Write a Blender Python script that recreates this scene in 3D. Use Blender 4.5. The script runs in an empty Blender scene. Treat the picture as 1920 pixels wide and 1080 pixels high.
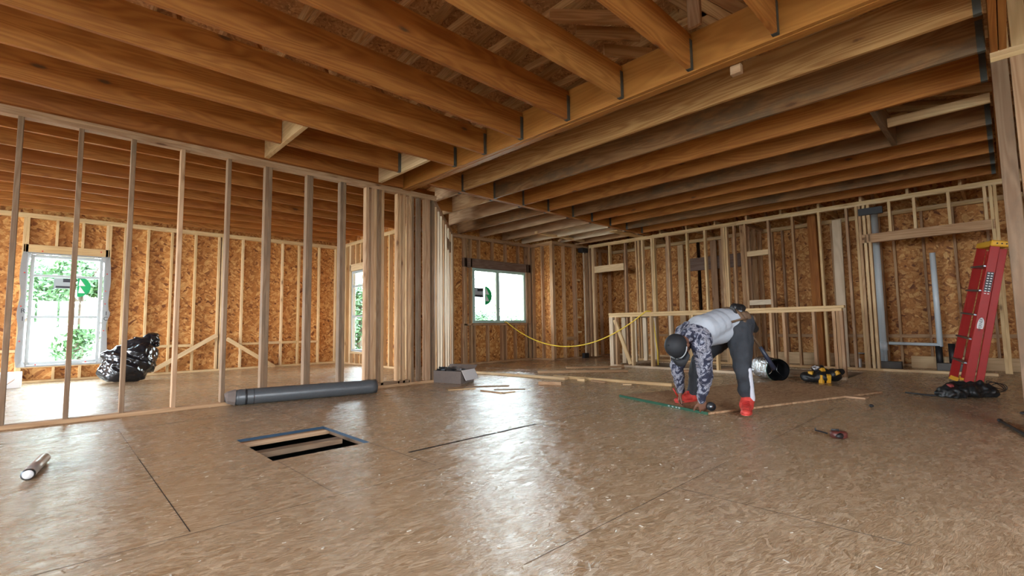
import bpy, bmesh, math, random
from mathutils import Vector, Matrix, noise
random.seed(7)
SC = bpy.context.scene
COL = SC.collection
CAMZ = 0.81
# ---------------------------------------------------------------- camera
F, PITCH, ROLL, YAW = 895.7, 0.07945056, 0.01506464, 0.80264886
fw = Vector((math.cos(YAW)*math.cos(PITCH), math.sin(YAW)*math.cos(PITCH), math.sin(PITCH)))
r0 = Vector((math.sin(YAW), -math.cos(YAW), 0)); d0 = fw.cross(r0)
RT = math.cos(ROLL)*r0 + math.sin(ROLL)*d0
DN = -math.sin(ROLL)*r0 + math.cos(ROLL)*d0
CAM = Vector((0, 0, CAMZ))
def ray(x, y): return RT*((x-960)/F) + DN*((y-540)/F) + fw
def atz(x, y, z=0.0):
    r = ray(x, y); return CAM + r*((z-CAMZ)/r.z)
def atx(x, y, X):
    r = ray(x, y); return CAM + r*(X/r.x)
def aty(x, y, Y):
    r = ray(x, y); return CAM + r*(Y/r.y)
def atd(x, y, d): return CAM + ray(x, y)*d

# ---------------------------------------------------------------- object helpers
WM = {}
def place(o, M=None, parent=None):
    M = M or Matrix.Identity(4)
    COL.objects.link(o)
    WM[o.name] = M.copy()
    if parent is not None:
        o.parent = parent
        o.matrix_basis = WM[parent.name].inverted() @ M
    else:
        o.matrix_basis = M
    return o
def tag(o, label=None, cat=None, group=None, kind=None):
    if label: o['label'] = label
    if cat: o['category'] = cat
    if group: o['group'] = group
    if kind: o['kind'] = kind
    return o
def thing(name, label, cat, loc, group=None):
    o = bpy.data.objects.new(name, None); o.empty_display_size = .1
    place(o, Matrix.Translation(Vector(loc))); return tag(o, label, cat, group)
def struct(name, loc=(0, 0, 0)):
    o = bpy.data.objects.new(name, None); place(o, Matrix.Translation(Vector(loc))); o['kind'] = 'structure'; return o
def from_bm(name, bm, mat, parent=None, M=None, smooth=False):
    me = bpy.data.meshes.new(name); bm.to_mesh(me); bm.free()
    for m in (mat if isinstance(mat, (list, tuple)) else [mat]): me.materials.append(m)
    if smooth:
        for p in me.polygons: p.use_smooth = True
    o = bpy.data.objects.new(name, me)
    return place(o, M, parent)
def recenter(bm):
    c = Vector((0, 0, 0))
    for v in bm.verts: c += v.co
    c /= max(1, len(bm.verts))
    for v in bm.verts: v.co -= c
    return Matrix.Translation(c)
def bm_box(bm, c, s, M=None, bev=0.0):
    if not bev:
        T = Matrix.Translation(Vector(c))
        if M is not None: T = T @ M
        vs = [bm.verts.new(T @ Vector((x*s[0]/2, y*s[1]/2, z*s[2]/2))) for x, y, z in ((-1, -1, -1), (1, -1, -1), (1, 1, -1), (-1, 1, -1), (-1, -1, 1), (1, -1, 1), (1, 1, 1), (-1, 1, 1))]
        for f in ((3, 2, 1, 0), (4, 5, 6, 7), (0, 1, 5, 4), (1, 2, 6, 5), (2, 3, 7, 6), (3, 0, 4, 7)): bm.faces.new([vs[i] for i in f])
        return vs
    r = bmesh.ops.create_cube(bm, size=1.0)
    vs = r['verts']
    for v in vs: v.co = Vector((v.co.x*s[0], v.co.y*s[1], v.co.z*s[2]))
    if bev:
        es = list({e for v in vs for e in v.link_edges})
        rr = bmesh.ops.bevel(bm, geom=es, offset=bev, segments=1, affect='EDGES')
        vs = list({v for f in rr['faces'] for v in f.verts} | {v for v in vs if v.is_valid})
    T = Matrix.Translation(Vector(c))
    if M is not None: T = T @ M
    for v in vs: v.co = T @ v.co
    return vs
def axes(x, up):
    x = Vector(x).normalized(); up = Vector(up)
    y = up.cross(x)
    if y.length < 1e-4: y = Vector((0, 1, 0)).cross(x)
    y.normalize(); z = x.cross(y)
    return Matrix((x, y, z)).transposed()
def board(name, p0, p1, t, w, mat, parent=None, up=(0, 0, 1), bev=0.0025, warp=0):
    """lumber from p0 to p1; t across, w along up"""
    p0 = Vector(p0); p1 = Vector(p1); L = (p1-p0).length
    bm = bmesh.new(); bm_box(bm, (0, 0, 0), (L, t, w), bev=bev)
    M = Matrix.Translation((p0+p1)/2) @ axes(p1-p0, up).to_4x4()
    return from_bm(name, bm, mat, parent, M)
def box(name, lo, hi, mat, parent=None, bev=0.0):
    lo = Vector(lo); hi = Vector(hi); bm = bmesh.new()
    bm_box(bm, (0, 0, 0), hi-lo, bev=bev)
    return from_bm(name, bm, mat, parent, Matrix.Translation((lo+hi)/2))
def bm_tube(bm, pts, rad, seg=12, caps=True, flat=1.0):
    pts = [Vector(p) for p in pts]
    if not isinstance(rad, (list, tuple)): rad = [rad]*len(pts)
    rings = []; pn = None
    for i, p in enumerate(pts):
        t = (pts[min(i+1, len(pts)-1)] - pts[max(i-1, 0)]).normalized()
        if pn is None:
            pn = t.orthogonal().normalized()
        else:
            pn = (pn - t*pn.dot(t)).normalized()
        b = t.cross(pn)
        rings.append([bm.verts.new(p + (pn*math.cos(2*math.pi*k/seg)*flat + b*math.sin(2*math.pi*k/seg))*rad[i]) for k in range(seg)])
    for a, b in zip(rings, rings[1:]):
        for k in range(seg):
            bm.faces.new((a[k], a[(k+1) % seg], b[(k+1) % seg], b[k]))
    if caps:
        bm.faces.new(list(reversed(rings[0]))); bm.faces.new(rings[-1])
    return rings
def tube(name, pts, rad, mat, parent=None, seg=14, caps=True, smooth=True, flat=1.0):
    bm = bmesh.new(); bm_tube(bm, pts, rad, seg, caps, flat); bmesh.ops.recalc_face_normals(bm, faces=bm.faces)
    M = recenter(bm)
    return from_bm(name, bm, mat, parent, M, smooth)
def catenary(a, b, sag, n=40):
    a = Vector(a); b = Vector(b)
    return [a.lerp(b, i/n) - Vector((0, 0, sag*4*(i/n)*(1-i/n))) for i in range(n+1)]
def text(name, s, size, loc, xdir, ydir, mat, parent):
    c = bpy.data.curves.new(name, 'FONT'); c.body = s; c.size = size; c.extrude = .0008
    c.align_x = 'CENTER'; c.align_y = 'CENTER'; c.materials.append(mat)
    x = Vector(xdir).normalized(); y = Vector(ydir); y = (y - x*y.dot(x)).normalized(); z = x.cross(y)
    tmp = bpy.data.objects.new(name, c); COL.objects.link(tmp); dg = bpy.context.evaluated_depsgraph_get(); dg.update()
    me = bpy.data.meshes.new_from_object(tmp.evaluated_get(dg)); bpy.data.objects.remove(tmp); me.name = name
    if not me.materials: me.materials.append(mat)
    o = bpy.data.objects.new(name, me)
    return place(o, Matrix.Translation(Vector(loc)) @ Matrix((x, y, z)).transposed().to_4x4(), parent)

# ---------------------------------------------------------------- materials
class N:
    def __init__(s, name):
        s.m = bpy.data.materials.new(name); s.m.use_nodes = True; s.t = s.m.node_tree
        s.t.nodes.clear(); s.out = s.t.nodes.new('ShaderNodeOutputMaterial')
        s.b = s.t.nodes.new('ShaderNodeBsdfPrincipled'); s.l(s.b.outputs[0], s.out.inputs[0])
    def n(s, k, **kw):
        x = s.t.nodes.new('ShaderNode'+k)
        for a, v in kw.items(): setattr(x, a, v)
        return x
    def l(s, a, b): s.t.links.new(a, b)
    def set(s, **kw):
        for k, v in kw.items(): s.b.inputs[k.replace('_', ' ')].default_value = v
        return s
    def math(s, op, a, b=None, c=None, clamp=False):
        x = s.n('Math', operation=op, use_clamp=clamp)
        for i, v in enumerate((a, b, c)):
            if v is None: continue
            if isinstance(v, (int, float)): x.inputs[i].default_value = v
            else: s.l(v, x.inputs[i])
        return x.outputs[0]
    def mix(s, f, a, b, mode='MIX'):
        x = s.n('Mix', data_type='RGBA', blend_type=mode)
        for i, v in ((0, f), (6, a), (7, b)):
            if isinstance(v, (int, float)): x.inputs[i].default_value = v
            elif isinstance(v, (tuple, list)): x.inputs[i].default_value = (*v[:3], 1)
            else: s.l(v, x.inputs[i])
        return x.outputs[2]
    def ramp(s, f, pts, interp='LINEAR'):
        x = s.n('ValToRGB'); x.color_ramp.interpolation = interp
        e = x.color_ramp.elements
        while len(e) < len(pts): e.new(.5)
        for i, (p, c) in enumerate(pts):
            e[i].position = p; e[i].color = (*c, 1) if len(c) == 3 else c
        s.l(f, x.inputs[0]); return x.outputs[0]
    def rng(s, v, a, b, c, d):
        x = s.n('MapRange'); s.l(v, x.inputs[0])
        for i, q in enumerate((a, b, c, d)): x.inputs[i+1].default_value = q
        return x.outputs[0]
    def noise(s, vec, scale, detail=3, rough=.55, dist=0.0):
        x = s.n('TexNoise'); x.inputs['Scale'].default_value = scale; x.inputs['Detail'].default_value = detail
        x.inputs['Roughness'].default_value = rough; x.inputs['Distortion'].default_value = dist
        s.l(vec, x.inputs['Vector']); return x
    def vmap(s, vec, scale=(1, 1, 1), rot=(0, 0, 0), loc=(0, 0, 0)):
        x = s.n('Mapping'); x.inputs['Scale'].default_value = scale; x.inputs['Rotation'].default_value = rot
        x.inputs['Location'].default_value = loc; s.l(vec, x.inputs[0]); return x.outputs[0]
    def bump(s, h, strength=.3, dist=.01):
        x = s.n('Bump'); x.inputs['Strength'].default_value = strength; x.inputs['Distance'].default_value = dist
        s.l(h, x.inputs['Height']); s.l(x.outputs[0], s.b.inputs['Normal'])

def lumber(name, tints, dark=(.12, .05, .02), rough=.65, grain=1.0, knots=1.0, stain=0.0):
    m = N(name)
    co = m.n('TexCoord').outputs['Object']; oi = m.n('ObjectInfo')
    off = m.n('CombineXYZ'); 
    m.l(m.math('MULTIPLY', oi.outputs['Random'], 97), off.inputs[0]); m.l(m.math('MULTIPLY', oi.outputs['Random'], 31), off.inputs[1]); m.l(m.math('MULTIPLY', oi.outputs['Random'], 57), off.inputs[2])
    va = m.n('VectorMath', operation='ADD'); m.l(co, va.inputs[0]); m.l(off.outputs[0], va.inputs[1]); v = va.outputs[0]
    big = m.noise(m.vmap(v, (.45, 5, 5)), 1.0, 2, .5, .4).outputs[0]
    ring = m.math('SINE', m.math('MULTIPLY', big, 95.0))
    ring = m.rng(ring, -1, 1, 0, 1)
    fine = m.noise(m.vmap(v, (3, 90, 90)), 1.0, 3, .6).outputs[0]
    # knots
    vo = m.n('TexVoronoi'); vo.inputs['Scale'].default_value = 1.0; m.l(m.vmap(v, (1.9, 5.2, 5.2)), vo.inputs['Vector'])
    sep = m.n('SeparateColor'); m.l(vo.outputs['Color'], sep.inputs[0])
    has = m.math('GREATER_THAN', sep.outputs[0], .42)
    kd = m.noise(v, 30, 2).outputs[0]
    dist = m.math('ADD', vo.outputs['Distance'], m.math('MULTIPLY', m.math('SUBTRACT', kd, .5), .06))
    kn = m.math('MULTIPLY', m.math('MULTIPLY', m.rng(dist, .055, .115, 1, 0), has), knots)
    halo = m.math('MULTIPLY', m.math('MULTIPLY', m.rng(dist, .09, .24, .5, 0), has), knots)
    base = m.ramp(oi.outputs['Random'], [(i/(max(1, len(tints)-1)), t) for i, t in enumerate(tints)])
    g = m.math('MULTIPLY', m.math('ADD', m.math('MULTIPLY', ring, .42), m.math('MULTIPLY', fine, .45)), grain, clamp=True)
    dk = m.mix(1.0, base, (.5, .36, .26), 'MULTIPLY')
    c = m.mix(g, base, dk)
    blot = m.noise(m.vmap(v, (1.1, 3, 3)), 1.0, 3).outputs[0]
    c = m.mix(m.rng(blot, .35, .75, 0, .45), c, m.mix(1.0, c, (.62, .55, .5), 'MULTIPLY'))
    if stain:
        st = m.noise(m.vmap(v, (.8, 2.2, 2.2)), 1.7, 6, .7).outputs[0]
        c = m.mix(m.math('MULTIPLY', m.rng(st, .5, .62, 0, 1), stain), c, (.10, .075, .05))
    c = m.mix(halo, c, dk)
    c = m.mix(kn, c, dark)
    m.l(c, m.b.inputs['Base Color']); m.set(Roughness=rough)
    m.b.inputs['Specular IOR Level'].default_value = .3
    m.bump(m.math('ADD', fine, ring), .12, .003)
    return m.m

def osb(name, lo, mid, hi, rough=.6, scale=1.0, gloss=None, spec=.3, bump=.25, dirs=None, contrast=1.0, bdist=.004):
    """strand board: four layers of long flakes, each turned its own way, in the plane picked by dirs"""
    m = N(name); co = m.n('TexCoord').outputs['Object']
    wob = m.noise(co, 5*scale, 2); wv = m.n('VectorMath', operation='MULTIPLY_ADD')
    m.l(wob.outputs['Color'], wv.inputs[0]); wv.inputs[1].default_value = (.10, .10, .10); m.l(co, wv.inputs[2]); v = wv.outputs[0]
    cells = []
    dirs = dirs or (((.5, .6, .4), (10, 38, 24)), ((-.7, 1.1, 1.3), (12, 42, 26)), ((.2, -.9, 2.2), (11, 34, 30)), ((1.2, .3, -.6), (18, 60, 40)))
    for k, (rot, sc) in enumerate(dirs):
        vo = m.n('TexVoronoi'); vo.inputs['Scale'].default_value = 1.0
        m.l(m.vmap(m.vmap(v, (1, 1, 1), rot), tuple(q*scale for q in sc), (0, 0, 0), (k*3.1, k*1.7, k)), vo.inputs['Vector'])
        sp = m.n('SeparateColor'); m.l(vo.outputs['Color'], sp.inputs[0]); cells.append(sp.outputs[0])
    def fm(f, a, b):
        return m.math('ADD', m.math('MULTIPLY', a, m.math('SUBTRACT', 1, f)), m.math('MULTIPLY', b, f))
    def pick(sc, k): return m.rng(m.noise(m.vmap(co, (1, 1, 1), (0, 0, 0), (k*9, k*4, k*2)), sc*scale, 1).outputs[0], .47, .53, 0, 1)
    x = fm(pick(13, 0), cells[0], cells[1]); y = fm(pick(15, 1), cells[2], cells[3]); h = fm(pick(8, 2), x, y)
    fine = m.noise(m.vmap(m.vmap(v, (1, 1, 1), dirs[0][0]), (14, 90, 60)), 1.3*scale, 4, .65).outputs[0]
    c = m.ramp(h, [(0.0, lo), (.16, tuple(a*.35+b*.65 for a, b in zip(lo, mid))), (.5, mid), (1.0, hi)])
    c = m.mix(m.rng(fine, .35, .8, 0, .6*contrast), c, m.mix(1.0, c, (.52, .42, .34), 'MULTIPLY'))
    big = m.noise(co, .9, 3).outputs[0]
    c = m.mix(m.rng(big, .35, .7, 0, .35), c, m.mix(1.0, c, (.72, .64, .56), 'MULTIPLY'))
    m.l(c, m.b.inputs['Base Color']); m.b.inputs['Specular IOR Level'].default_value = spec
    if gloss:
        flk = m.math('MULTIPLY', m.rng(x, .25, .75, 0, 1), m.rng(m.noise(co, 2.6, 6, .7).outputs[0], .40, .58, .25, 1))
        r = m.math('ADD', m.rng(flk, 0, 1, gloss[0], gloss[1]), m.rng(fine, .3, .7, -.05, .08))
        m.l(r, m.b.inputs['Roughness'])
        m.l(m.rng(flk, 0, 1, spec, spec*.25), m.b.inputs['Specular IOR Level'])
    else: m.set(Roughness=rough)
    m.bump(m.math('ADD', m.math('MULTIPLY', h, .5), fine), bump, bdist)
    return m.m

def plain(name, col, rough=.5, metal=0.0, spec=.5, var=.0, vs=20, bump=0, bs=30, bd=.002, coat=0):
    m = N(name); m.set(Roughness=rough, Metallic=metal); m.b.inputs['Specular IOR Level'].default_value = spec
    co = m.n('TexCoord').outputs['Object']
    nz = m.noise(co, vs, 4).outputs[0]
    m.l(m.mix(m.rng(nz, .3, .7, 0, max(var, .04)), col, tuple(c*.55 for c in col)), m.b.inputs['Base Color'])
    if bump: m.bump(m.noise(co, bs, 4).outputs[0], bump, bd)
    if coat: m.set(Coat_Weight=coat)
    return m.m

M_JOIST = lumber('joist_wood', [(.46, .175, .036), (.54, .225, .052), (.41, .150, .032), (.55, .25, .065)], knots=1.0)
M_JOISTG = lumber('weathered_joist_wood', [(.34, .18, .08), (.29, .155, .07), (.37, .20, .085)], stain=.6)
M_JOISTT = lumber('tan_joist_wood', [(.50, .28, .11), (.54, .31, .12)], knots=1.0, grain=1.2)
M_LVL = lumber('laminated_beam_wood', [(.46, .20, .045), (.48, .21, .05)], knots=.0, grain=.6, rough=.45)
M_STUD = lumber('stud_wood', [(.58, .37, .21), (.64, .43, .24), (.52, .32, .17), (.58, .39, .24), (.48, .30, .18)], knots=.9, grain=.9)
M_STUDY = lumber('fresh_stud_wood', [(.78, .57, .31), (.74, .52, .26), (.82, .62, .37), (.68, .46, .24)], knots=.8, grain=.6)
M_STUDG = lumber('grey_stud_wood', [(.27, .175, .105), (.32, .21, .125), (.23, .155, .10)], stain=.4, grain=.8)
M_PALE = lumber('pale_board_wood', [(.74, .62, .46), (.70, .56, .40)], knots=.5, grain=.4)
M_DARKW = lumber('dark_header_wood', [(.24, .17, .14), (.27, .19, .15)], knots=.5)
M_RAFT = lumber('rafter_wood', [(.56, .29, .12), (.64, .36, .15), (.50, .25, .10)], knots=.6)
M_OSBW = osb('wall_osb', (.20, .065, .02), (.60, .26, .07), (.84, .50, .19), scale=.75, contrast=1.3, dirs=(((.5, .6, .4), (8, 30, 20)), ((-.7, 1.1, 1.3), (9, 34, 22)), ((.2, -.9, 2.2), (9, 28, 24)), ((1.2, .3, -.6), (16, 52, 34))))
M_OSBR = osb('roof_osb', (.28, .12, .05), (.52, .25, .10), (.70, .40, .18))
FD = (((0, 0, .12), (8, 50, 30)), ((0, 0, -.25), (9, 60, 30)), ((0, 0, .5), (12, 70, 30)), ((0, 0, -.05), (7, 40, 30)))
M_OSBF = osb('floor_osb', (.40, .27, .155), (.50, .36, .225), (.62, .475, .32), gloss=(.10, .34), spec=1.0, bump=.8, dirs=FD, contrast=1.2, bdist=.0045)
M_OSBP = osb('loose_panel_osb', (.32, .18, .09), (.52, .33, .19), (.66, .46, .28), rough=.55, dirs=FD)
M_SEAM = plain('panel_gap_dark', (.06, .05, .042), 1.0, spec=.0)
M_GREEN = plain('green_edge_paint', (.012, .085, .045), .6, var=.5)
M_BLUE = plain('blue_edge_paint', (.014, .045, .085), .6, var=.5)
M_VINYL = plain('white_vinyl', (.42, .46, .47), .35)
M_VINYLG = plain('pale_green_vinyl', (.42, .60, .54), .35)
M_BLACKP = plain('black_plastic_film', (.012, .013, .016), .16, spec=.6)
M_BLACK = plain('black_rubber', (.015, .015, .017), .5)
M_BLACKC = plain('black_cloth', (.012, .013, .014), .45, spec=.6, bump=.6, bs=25, bd=.01)
M_PIPE = plain('white_pipe_plastic', (.70, .79, .84), .35)
M_CARD = plain('brown_cardboard', (.30, .20, .14), .8, var=.3)
M_CARDG = plain('grey_cardboard', (.19, .15, .13), .8, var=.3)
M_CARDW = plain('white_box_card', (.75, .74, .74), .7)
M_STEEL = plain('galvanised_steel', (.30, .33, .36), .35, 1.0, var=.3)
M_HANG = plain('dull_hanger_steel', (.10, .10, .09), .6, .5, var=.5)
M_SILV = plain('satin_silver', (.62, .58, .54), .38, .7)
M_FOIL = plain('crinkled_foil', (.62, .60, .60), .24, 1.0, bump=1.0, bs=26, bd=.05)
M_RED = plain('red_fibreglass', (.40, .010, .007), .45, var=.2)
M_REDS = plain('red_shoe_fabric', (.62, .055, .04), .6, var=.5, vs=40)
M_YEL = plain('yellow_plastic', (.80, .42, .03), .5)
M_CORD = plain('yellow_hose_rubber', (.85, .60, .05), .5)
M_ROLL = plain('grey_felt_roll', (.09, .098, .105), .36, var=.4, vs=60, spec=.6, bump=.2, bs=60)
M_SKIN = plain('brown_skin', (.17, .075, .045), .55)
M_SHIRT = plain('pale_grey_cotton', (.38, .41, .46), .85, bump=.3, bs=18, bd=.01)
M_PANT = plain('charcoal_cotton', (.030, .034, .042), .85, bump=.5, bs=16, bd=.015, var=.4)
M_WHITEF = plain('white_cotton', (.55, .56, .62), .8)
M_CAP = plain('black_cap_cotton', (.012, .013, .016), .7)
M_LEATH = plain('brown_leather', (.13, .075, .04), .7, var=.5)
M_CONC = plain('grey_concrete', (.16, .15, .14), .9, var=.4)
M_GROUND = plain('pale_outdoor_ground', (.42, .44, .38), .9, var=.4, vs=2)
M_LEAF = plain('green_leaves', (.05, .11, .032), .6, var=.5)
M_BARK = plain('brown_bark', (.10, .07, .05), .9)
M_SIDING = plain('white_siding', (.80, .80, .80), .7)
M_SHINGLE = plain('grey_shingles', (.22, .22, .23), .9, var=.4)
def backlit(name, col, f=.45):
    m = N(name); m.set(Roughness=.5); m.b.inputs['Base Color'].default_value = (*col, 1)
    tl = m.n('BsdfTranslucent'); tl.inputs[0].default_value = (*[c*.22 for c in col], 1)
    mx = m.n('MixShader'); mx.inputs[0].default_value = f; m.l(m.b.outputs[0], mx.inputs[1]); m.l(tl.outputs[0], mx.inputs[2]); m.l(mx.outputs[0], m.out.inputs[0]); return m.m
M_STK = backlit('sticker_green', (.03, .62, .22))
M_STW = backlit('sticker_grey', (.62, .66, .68))
M_STB = plain('sticker_black', (.03, .03, .04), .5)
M_WHITEP = plain('white_print', (.8, .8, .8), .5)
def camo():
    m = N('camo_print_cotton'); co = m.n('TexCoord').outputs['Object']
    a = m.noise(co, 15, 5, .65, 1.2).outputs[0]
    c = m.ramp(a, [(.0, (.012, .014, .03)), (.47, (.02, .022, .045)), (.51, (.14, .15, .20)), (.56, (.38, .38, .43)), (.63, (.06, .065, .10)), (.70, (.40, .40, .45))])
    m.l(c, m.b.inputs['Base Color']); m.set(Roughness=.85); m.bump(m.noise(co, 20, 3).outputs[0], .4, .01); return m.m
M_CAMO = camo()
def glass():
    m = N('window_glass'); t = m.t; m.t.nodes.remove(m.b)
    tr = m.n('BsdfTransparent'); tr.inputs[0].default_value = (.93, .97, .95, 1)
    gl = m.n('BsdfGlossy'); gl.inputs['Roughness'].default_value = .02
    fr = m.n('Fresnel'); fr.inputs[0].default_value = 1.45; ge = m.n('NewGeometry')
    fac = m.math('MULTIPLY', fr.outputs[0], m.math('SUBTRACT', 1, ge.outputs['Backfacing']))
    mx = m.n('MixShader'); m.l(fac, mx.inputs[0]); m.l(tr.outputs[0], mx.inputs[1]); m.l(gl.outputs[0], mx.inputs[2]); m.l(mx.outputs[0], m.out.inputs[0])
    return m.m
M_GLASS = glass()
def film():
    m = N('translucent_wrap_film'); m.set(Roughness=.4); m.b.inputs['Base Color'].default_value = (.50, .51, .52, 1)
    m.b.inputs['Transmission Weight'].default_value = .0
    tl = m.n('BsdfTranslucent'); tl.inputs[0].default_value = (.8, .8, .8, 1)
    mx = m.n('MixShader'); mx.inputs[0].default_value = .12; m.l(m.b.outputs[0], mx.inputs[1]); m.l(tl.outputs[0], mx.inputs[2]); m.l(mx.outputs[0], m.out.inputs[0]); return m.m
M_WRAP = film()

# ---------------------------------------------------------------- wall framing
ZT = 2.80          # underside of the joists
ZP = 2.724         # underside of the double top plate
class Wall:
    """a along the wall, depth away from the room side"""
    def __init__(s, root, o, ang, side, sm=M_STUD, depth=.089, zt=ZT):
        s.r = root; s.o = Vector((o[0], o[1], 0)); s.u = Vector((math.cos(ang), math.sin(ang), 0))
        s.v = Vector((-s.u.y, s.u.x, 0))*side; s.d = depth; s.m = sm; s.zt = zt
    def p(s, a, d, z): return s.o + s.u*a + s.v*d + Vector((0, 0, z))
    def stud(s, a, z0=.038, z1=None, n='stud', m=None, t=.038, lean=0.0):
        z1 = (s.zt-.076) if z1 is None else z1
        return board(n, s.p(a-lean, s.d/2, z0), s.p(a+lean, s.d/2, z1), t, s.d, m or s.m, s.r, up=s.v)
    def hor(s, n, a0, a1, z0, z1, m=None, d0=0.0, d1=None):
        d1 = s.d if d1 is None else d1
        return board(n, s.p(a0, (d0+d1)/2, (z0+z1)/2), s.p(a1, (d0+d1)/2, (z0+z1)/2), abs(d1-d0), z1-z0, m or s.m, s.r)
    def plates(s, a0, a1, splits=(), bottom=True, m=None):
        cuts = [a0] + [c for c in splits if a0 < c < a1] + [a1]
        for i, (x, y) in enumerate(zip(cuts, cuts[1:])):
            s.hor('top_plate', x, y, s.zt-.076, s.zt-.038, m)
        s.hor('cap_plate', a0, a1, s.zt-.038, s.zt, m)
        if bottom: s.hor('bottom_plate', a0, a1, 0, .038, m)
    def sheet(s, n, rects, m, z=None, th=.011, name_parent=None):
        bm = bmesh.new()
        for a0, a1, z0, z1 in rects:
            A = s.p(a0, s.d, z0); B = s.p(a1, s.d, z0)
            c = (s.p((a0+a1)/2, s.d+th/2, (z0+z1)/2))
            R = Matrix((s.u, s.v, Vector((0, 0, 1)))).transposed().to_4x4()
            bm_box(bm, c, (a1-a0, th, z1-z0), M=R)
        return from_bm(n, bm, m, s.r)

# ================================================================ SHELL
XM, YM = -6.0, -3.2      # unseen sides of the building behind and beside the camera
# floor with two openings
def grid_rects(x0, x1, y0, y1, holes):
    xs = sorted({x0, x1, *[h[0] for h in holes], *[h[1] for h in holes]}); ys = sorted({y0, y1, *[h[2] for h in holes], *[h[3] for h in holes]})
    out = []
    for a, b in zip(xs, xs[1:]):
        for c, d in zip(ys, ys[1:]):
            if any(h[0] <= a and b <= h[1] and h[2] <= c and d <= h[3] for h in holes): continue
            out.append((a, b, c, d))
    return out
HOLE = (1.03, 1.68, 3.22, 4.03); STAIR = (8.06, 9.42, 1.63, 5.30)
bm = bmesh.new()
for a, b, c, d in grid_rects(XM, 11.06, YM, 11.26, [HOLE, STAIR]):
    vs = [bm.verts.new((x, y, z)) for z in (0, -.02) for x, y in ((a, c), (b, c), (b, d), (a, d))]
    bm.faces.new(vs[:4]); bm.faces.new(vs[7:3:-1])
    for k in range(4):
        # only outside rims and hole rims
        bm.faces.new((vs[k], vs[k+4], vs[(k+1) % 4+4], vs[(k+1) % 4]))
bmesh.ops.remove_doubles(bm, verts=bm.verts, dist=1e-4)
bad = [f for f in bm.faces if abs(f.normal.z) < .5 and all(len(e.link_faces) > 2 for e in f.edges if abs(e.verts[0].co.z-e.verts[1].co.z) < 1e-6)]
bmesh.ops.delete(bm, geom=bad, context='FACES')
bmesh.ops.recalc_face_normals(bm, faces=bm.faces)
floor = from_bm('floor', bm, M_OSBF); floor['kind'] = 'structure'
# panel gaps in the floor
bm = bmesh.new()
def seam(x0, y0, x1, y1, w=.004):
    bm_box(bm, ((x0+x1)/2, (y0+y1)/2, .0003), (abs(x1-x0)+w, abs(y1-y0)+w, .0006))
for s in [(.445, 2.36, .445, 3.9, .004), (.445, 3.9, .445, 5.2, .002), (-.6, 2.33, 1.66, 2.33, .0018), (1.20, 1.20, 2.9, 1.20, .002), (1.72, 2.78, 2.93, 2.76, .005), (2.93, 2.33, 2.93, 2.72, .004), (1.67, 2.4, 1.67, 3.2, .003), (1.67, 4.05, 1.67, 5.6, .003),
          (3.57, 1.1, 3.57, 2.0, .003), (2.27, .3, 2.27, 1.19, .003), (2.93, 2.76, 4.9, 2.76, .003), (3.56, 1.19, 5.4, 1.19, .002), (4.7, 1.5, 4.7, 5.2, .002), (5.4, 5.2, 9, 5.2, .002), (1.05, 2.4, 1.05, 3.2, .002), (-.6, 5.2, 4.4, 5.2, .002), (3.56, 2.9, 3.56, 5.2, .002), (.0, 7.9, 4.8, 7.9, .003), (2.0, 6.1, 2.0, 11, .003)]:
    seam(*s)
from_bm('panel_gaps', bm, M_SEAM, floor)
# sub-floor framing seen in the openings
bm = bmesh.new(); bm_box(bm, (2.5, 4, -2.62), (18, 16, .2)); o = from_bm('floor_lower', bm, M_CONC); o['kind'] = 'structure'
for nm, lo, hi in (('wall_foundation_left', (XM, 11.05, -2.6), (11.06, 11.25, -.02)), ('wall_foundation_right', (10.86, YM, -2.6), (11.06, 11.05, -.02)), ('wall_foundation_rear', (XM, YM, -2.6), (10.86, YM+.2, -.02)), ('wall_foundation_side', (XM, YM+.2, -2.6), (XM+.2, 11.05, -.02))):  # unseen skirting walls added to keep sky light from leaking in below
    o = box(nm, lo, hi, M_CONC); o['kind'] = 'structure'
def fl_joist(y, x0, x1, lab, m=M_STUD):
    o = board('floor_joist', (x0, y, -.041), (x1, y, -.041), .089, .038, m); tag(o, lab, 'joist', 'floor joists under the square opening')
fl_joist(4.03, -.5, 3.2, 'pale floor joist along the far rim of the square floor opening')
fl_joist(3.62, -.5, 1.64, 'floor joist crossing the middle of the square floor opening', M_STUDG)
fl_joist(3.20, -.5, 3.2, 'floor joist under the near rim of the square floor opening')
tag(board('end_joist', (1.75, 3.26, -.041), (1.75, 3.97, -.041), .089, .038, M_STUDG), 'dark rim board on the short side of the square floor opening', 'joist')
o = box('painted_edge', (1.03, 4.026, -.02), (1.68, 4.0295, 0.0), M_BLUE, floor); o['label'] = 'blue painted panel edge'
o = box('painted_edge', (1.6765, 3.22, -.02), (1.6795, 4.026, 0.0), M_BLUE, floor); o['label'] = 'blue painted panel edge'
for i, y in enumerate((1.61, 5.32)):
    o = board('stair_header', (8.0, y, -.15), (9.5, y, -.15), .038, .25, M_STUD); tag(o, ('near' if i == 0 else 'far')+' header board framing the stair opening under the half wall', 'header')
for i, x in enumerate((8.04, 9.44)):
    o = board('edge_joist', (x, 1.63, -.15), (x, 5.3, -.15), .038, .25, M_STUDG); tag(o, ('long rim board of stair opening below the half wall', 'long rim board of stair opening below the tall stud partition')[i], 'joist')

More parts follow.
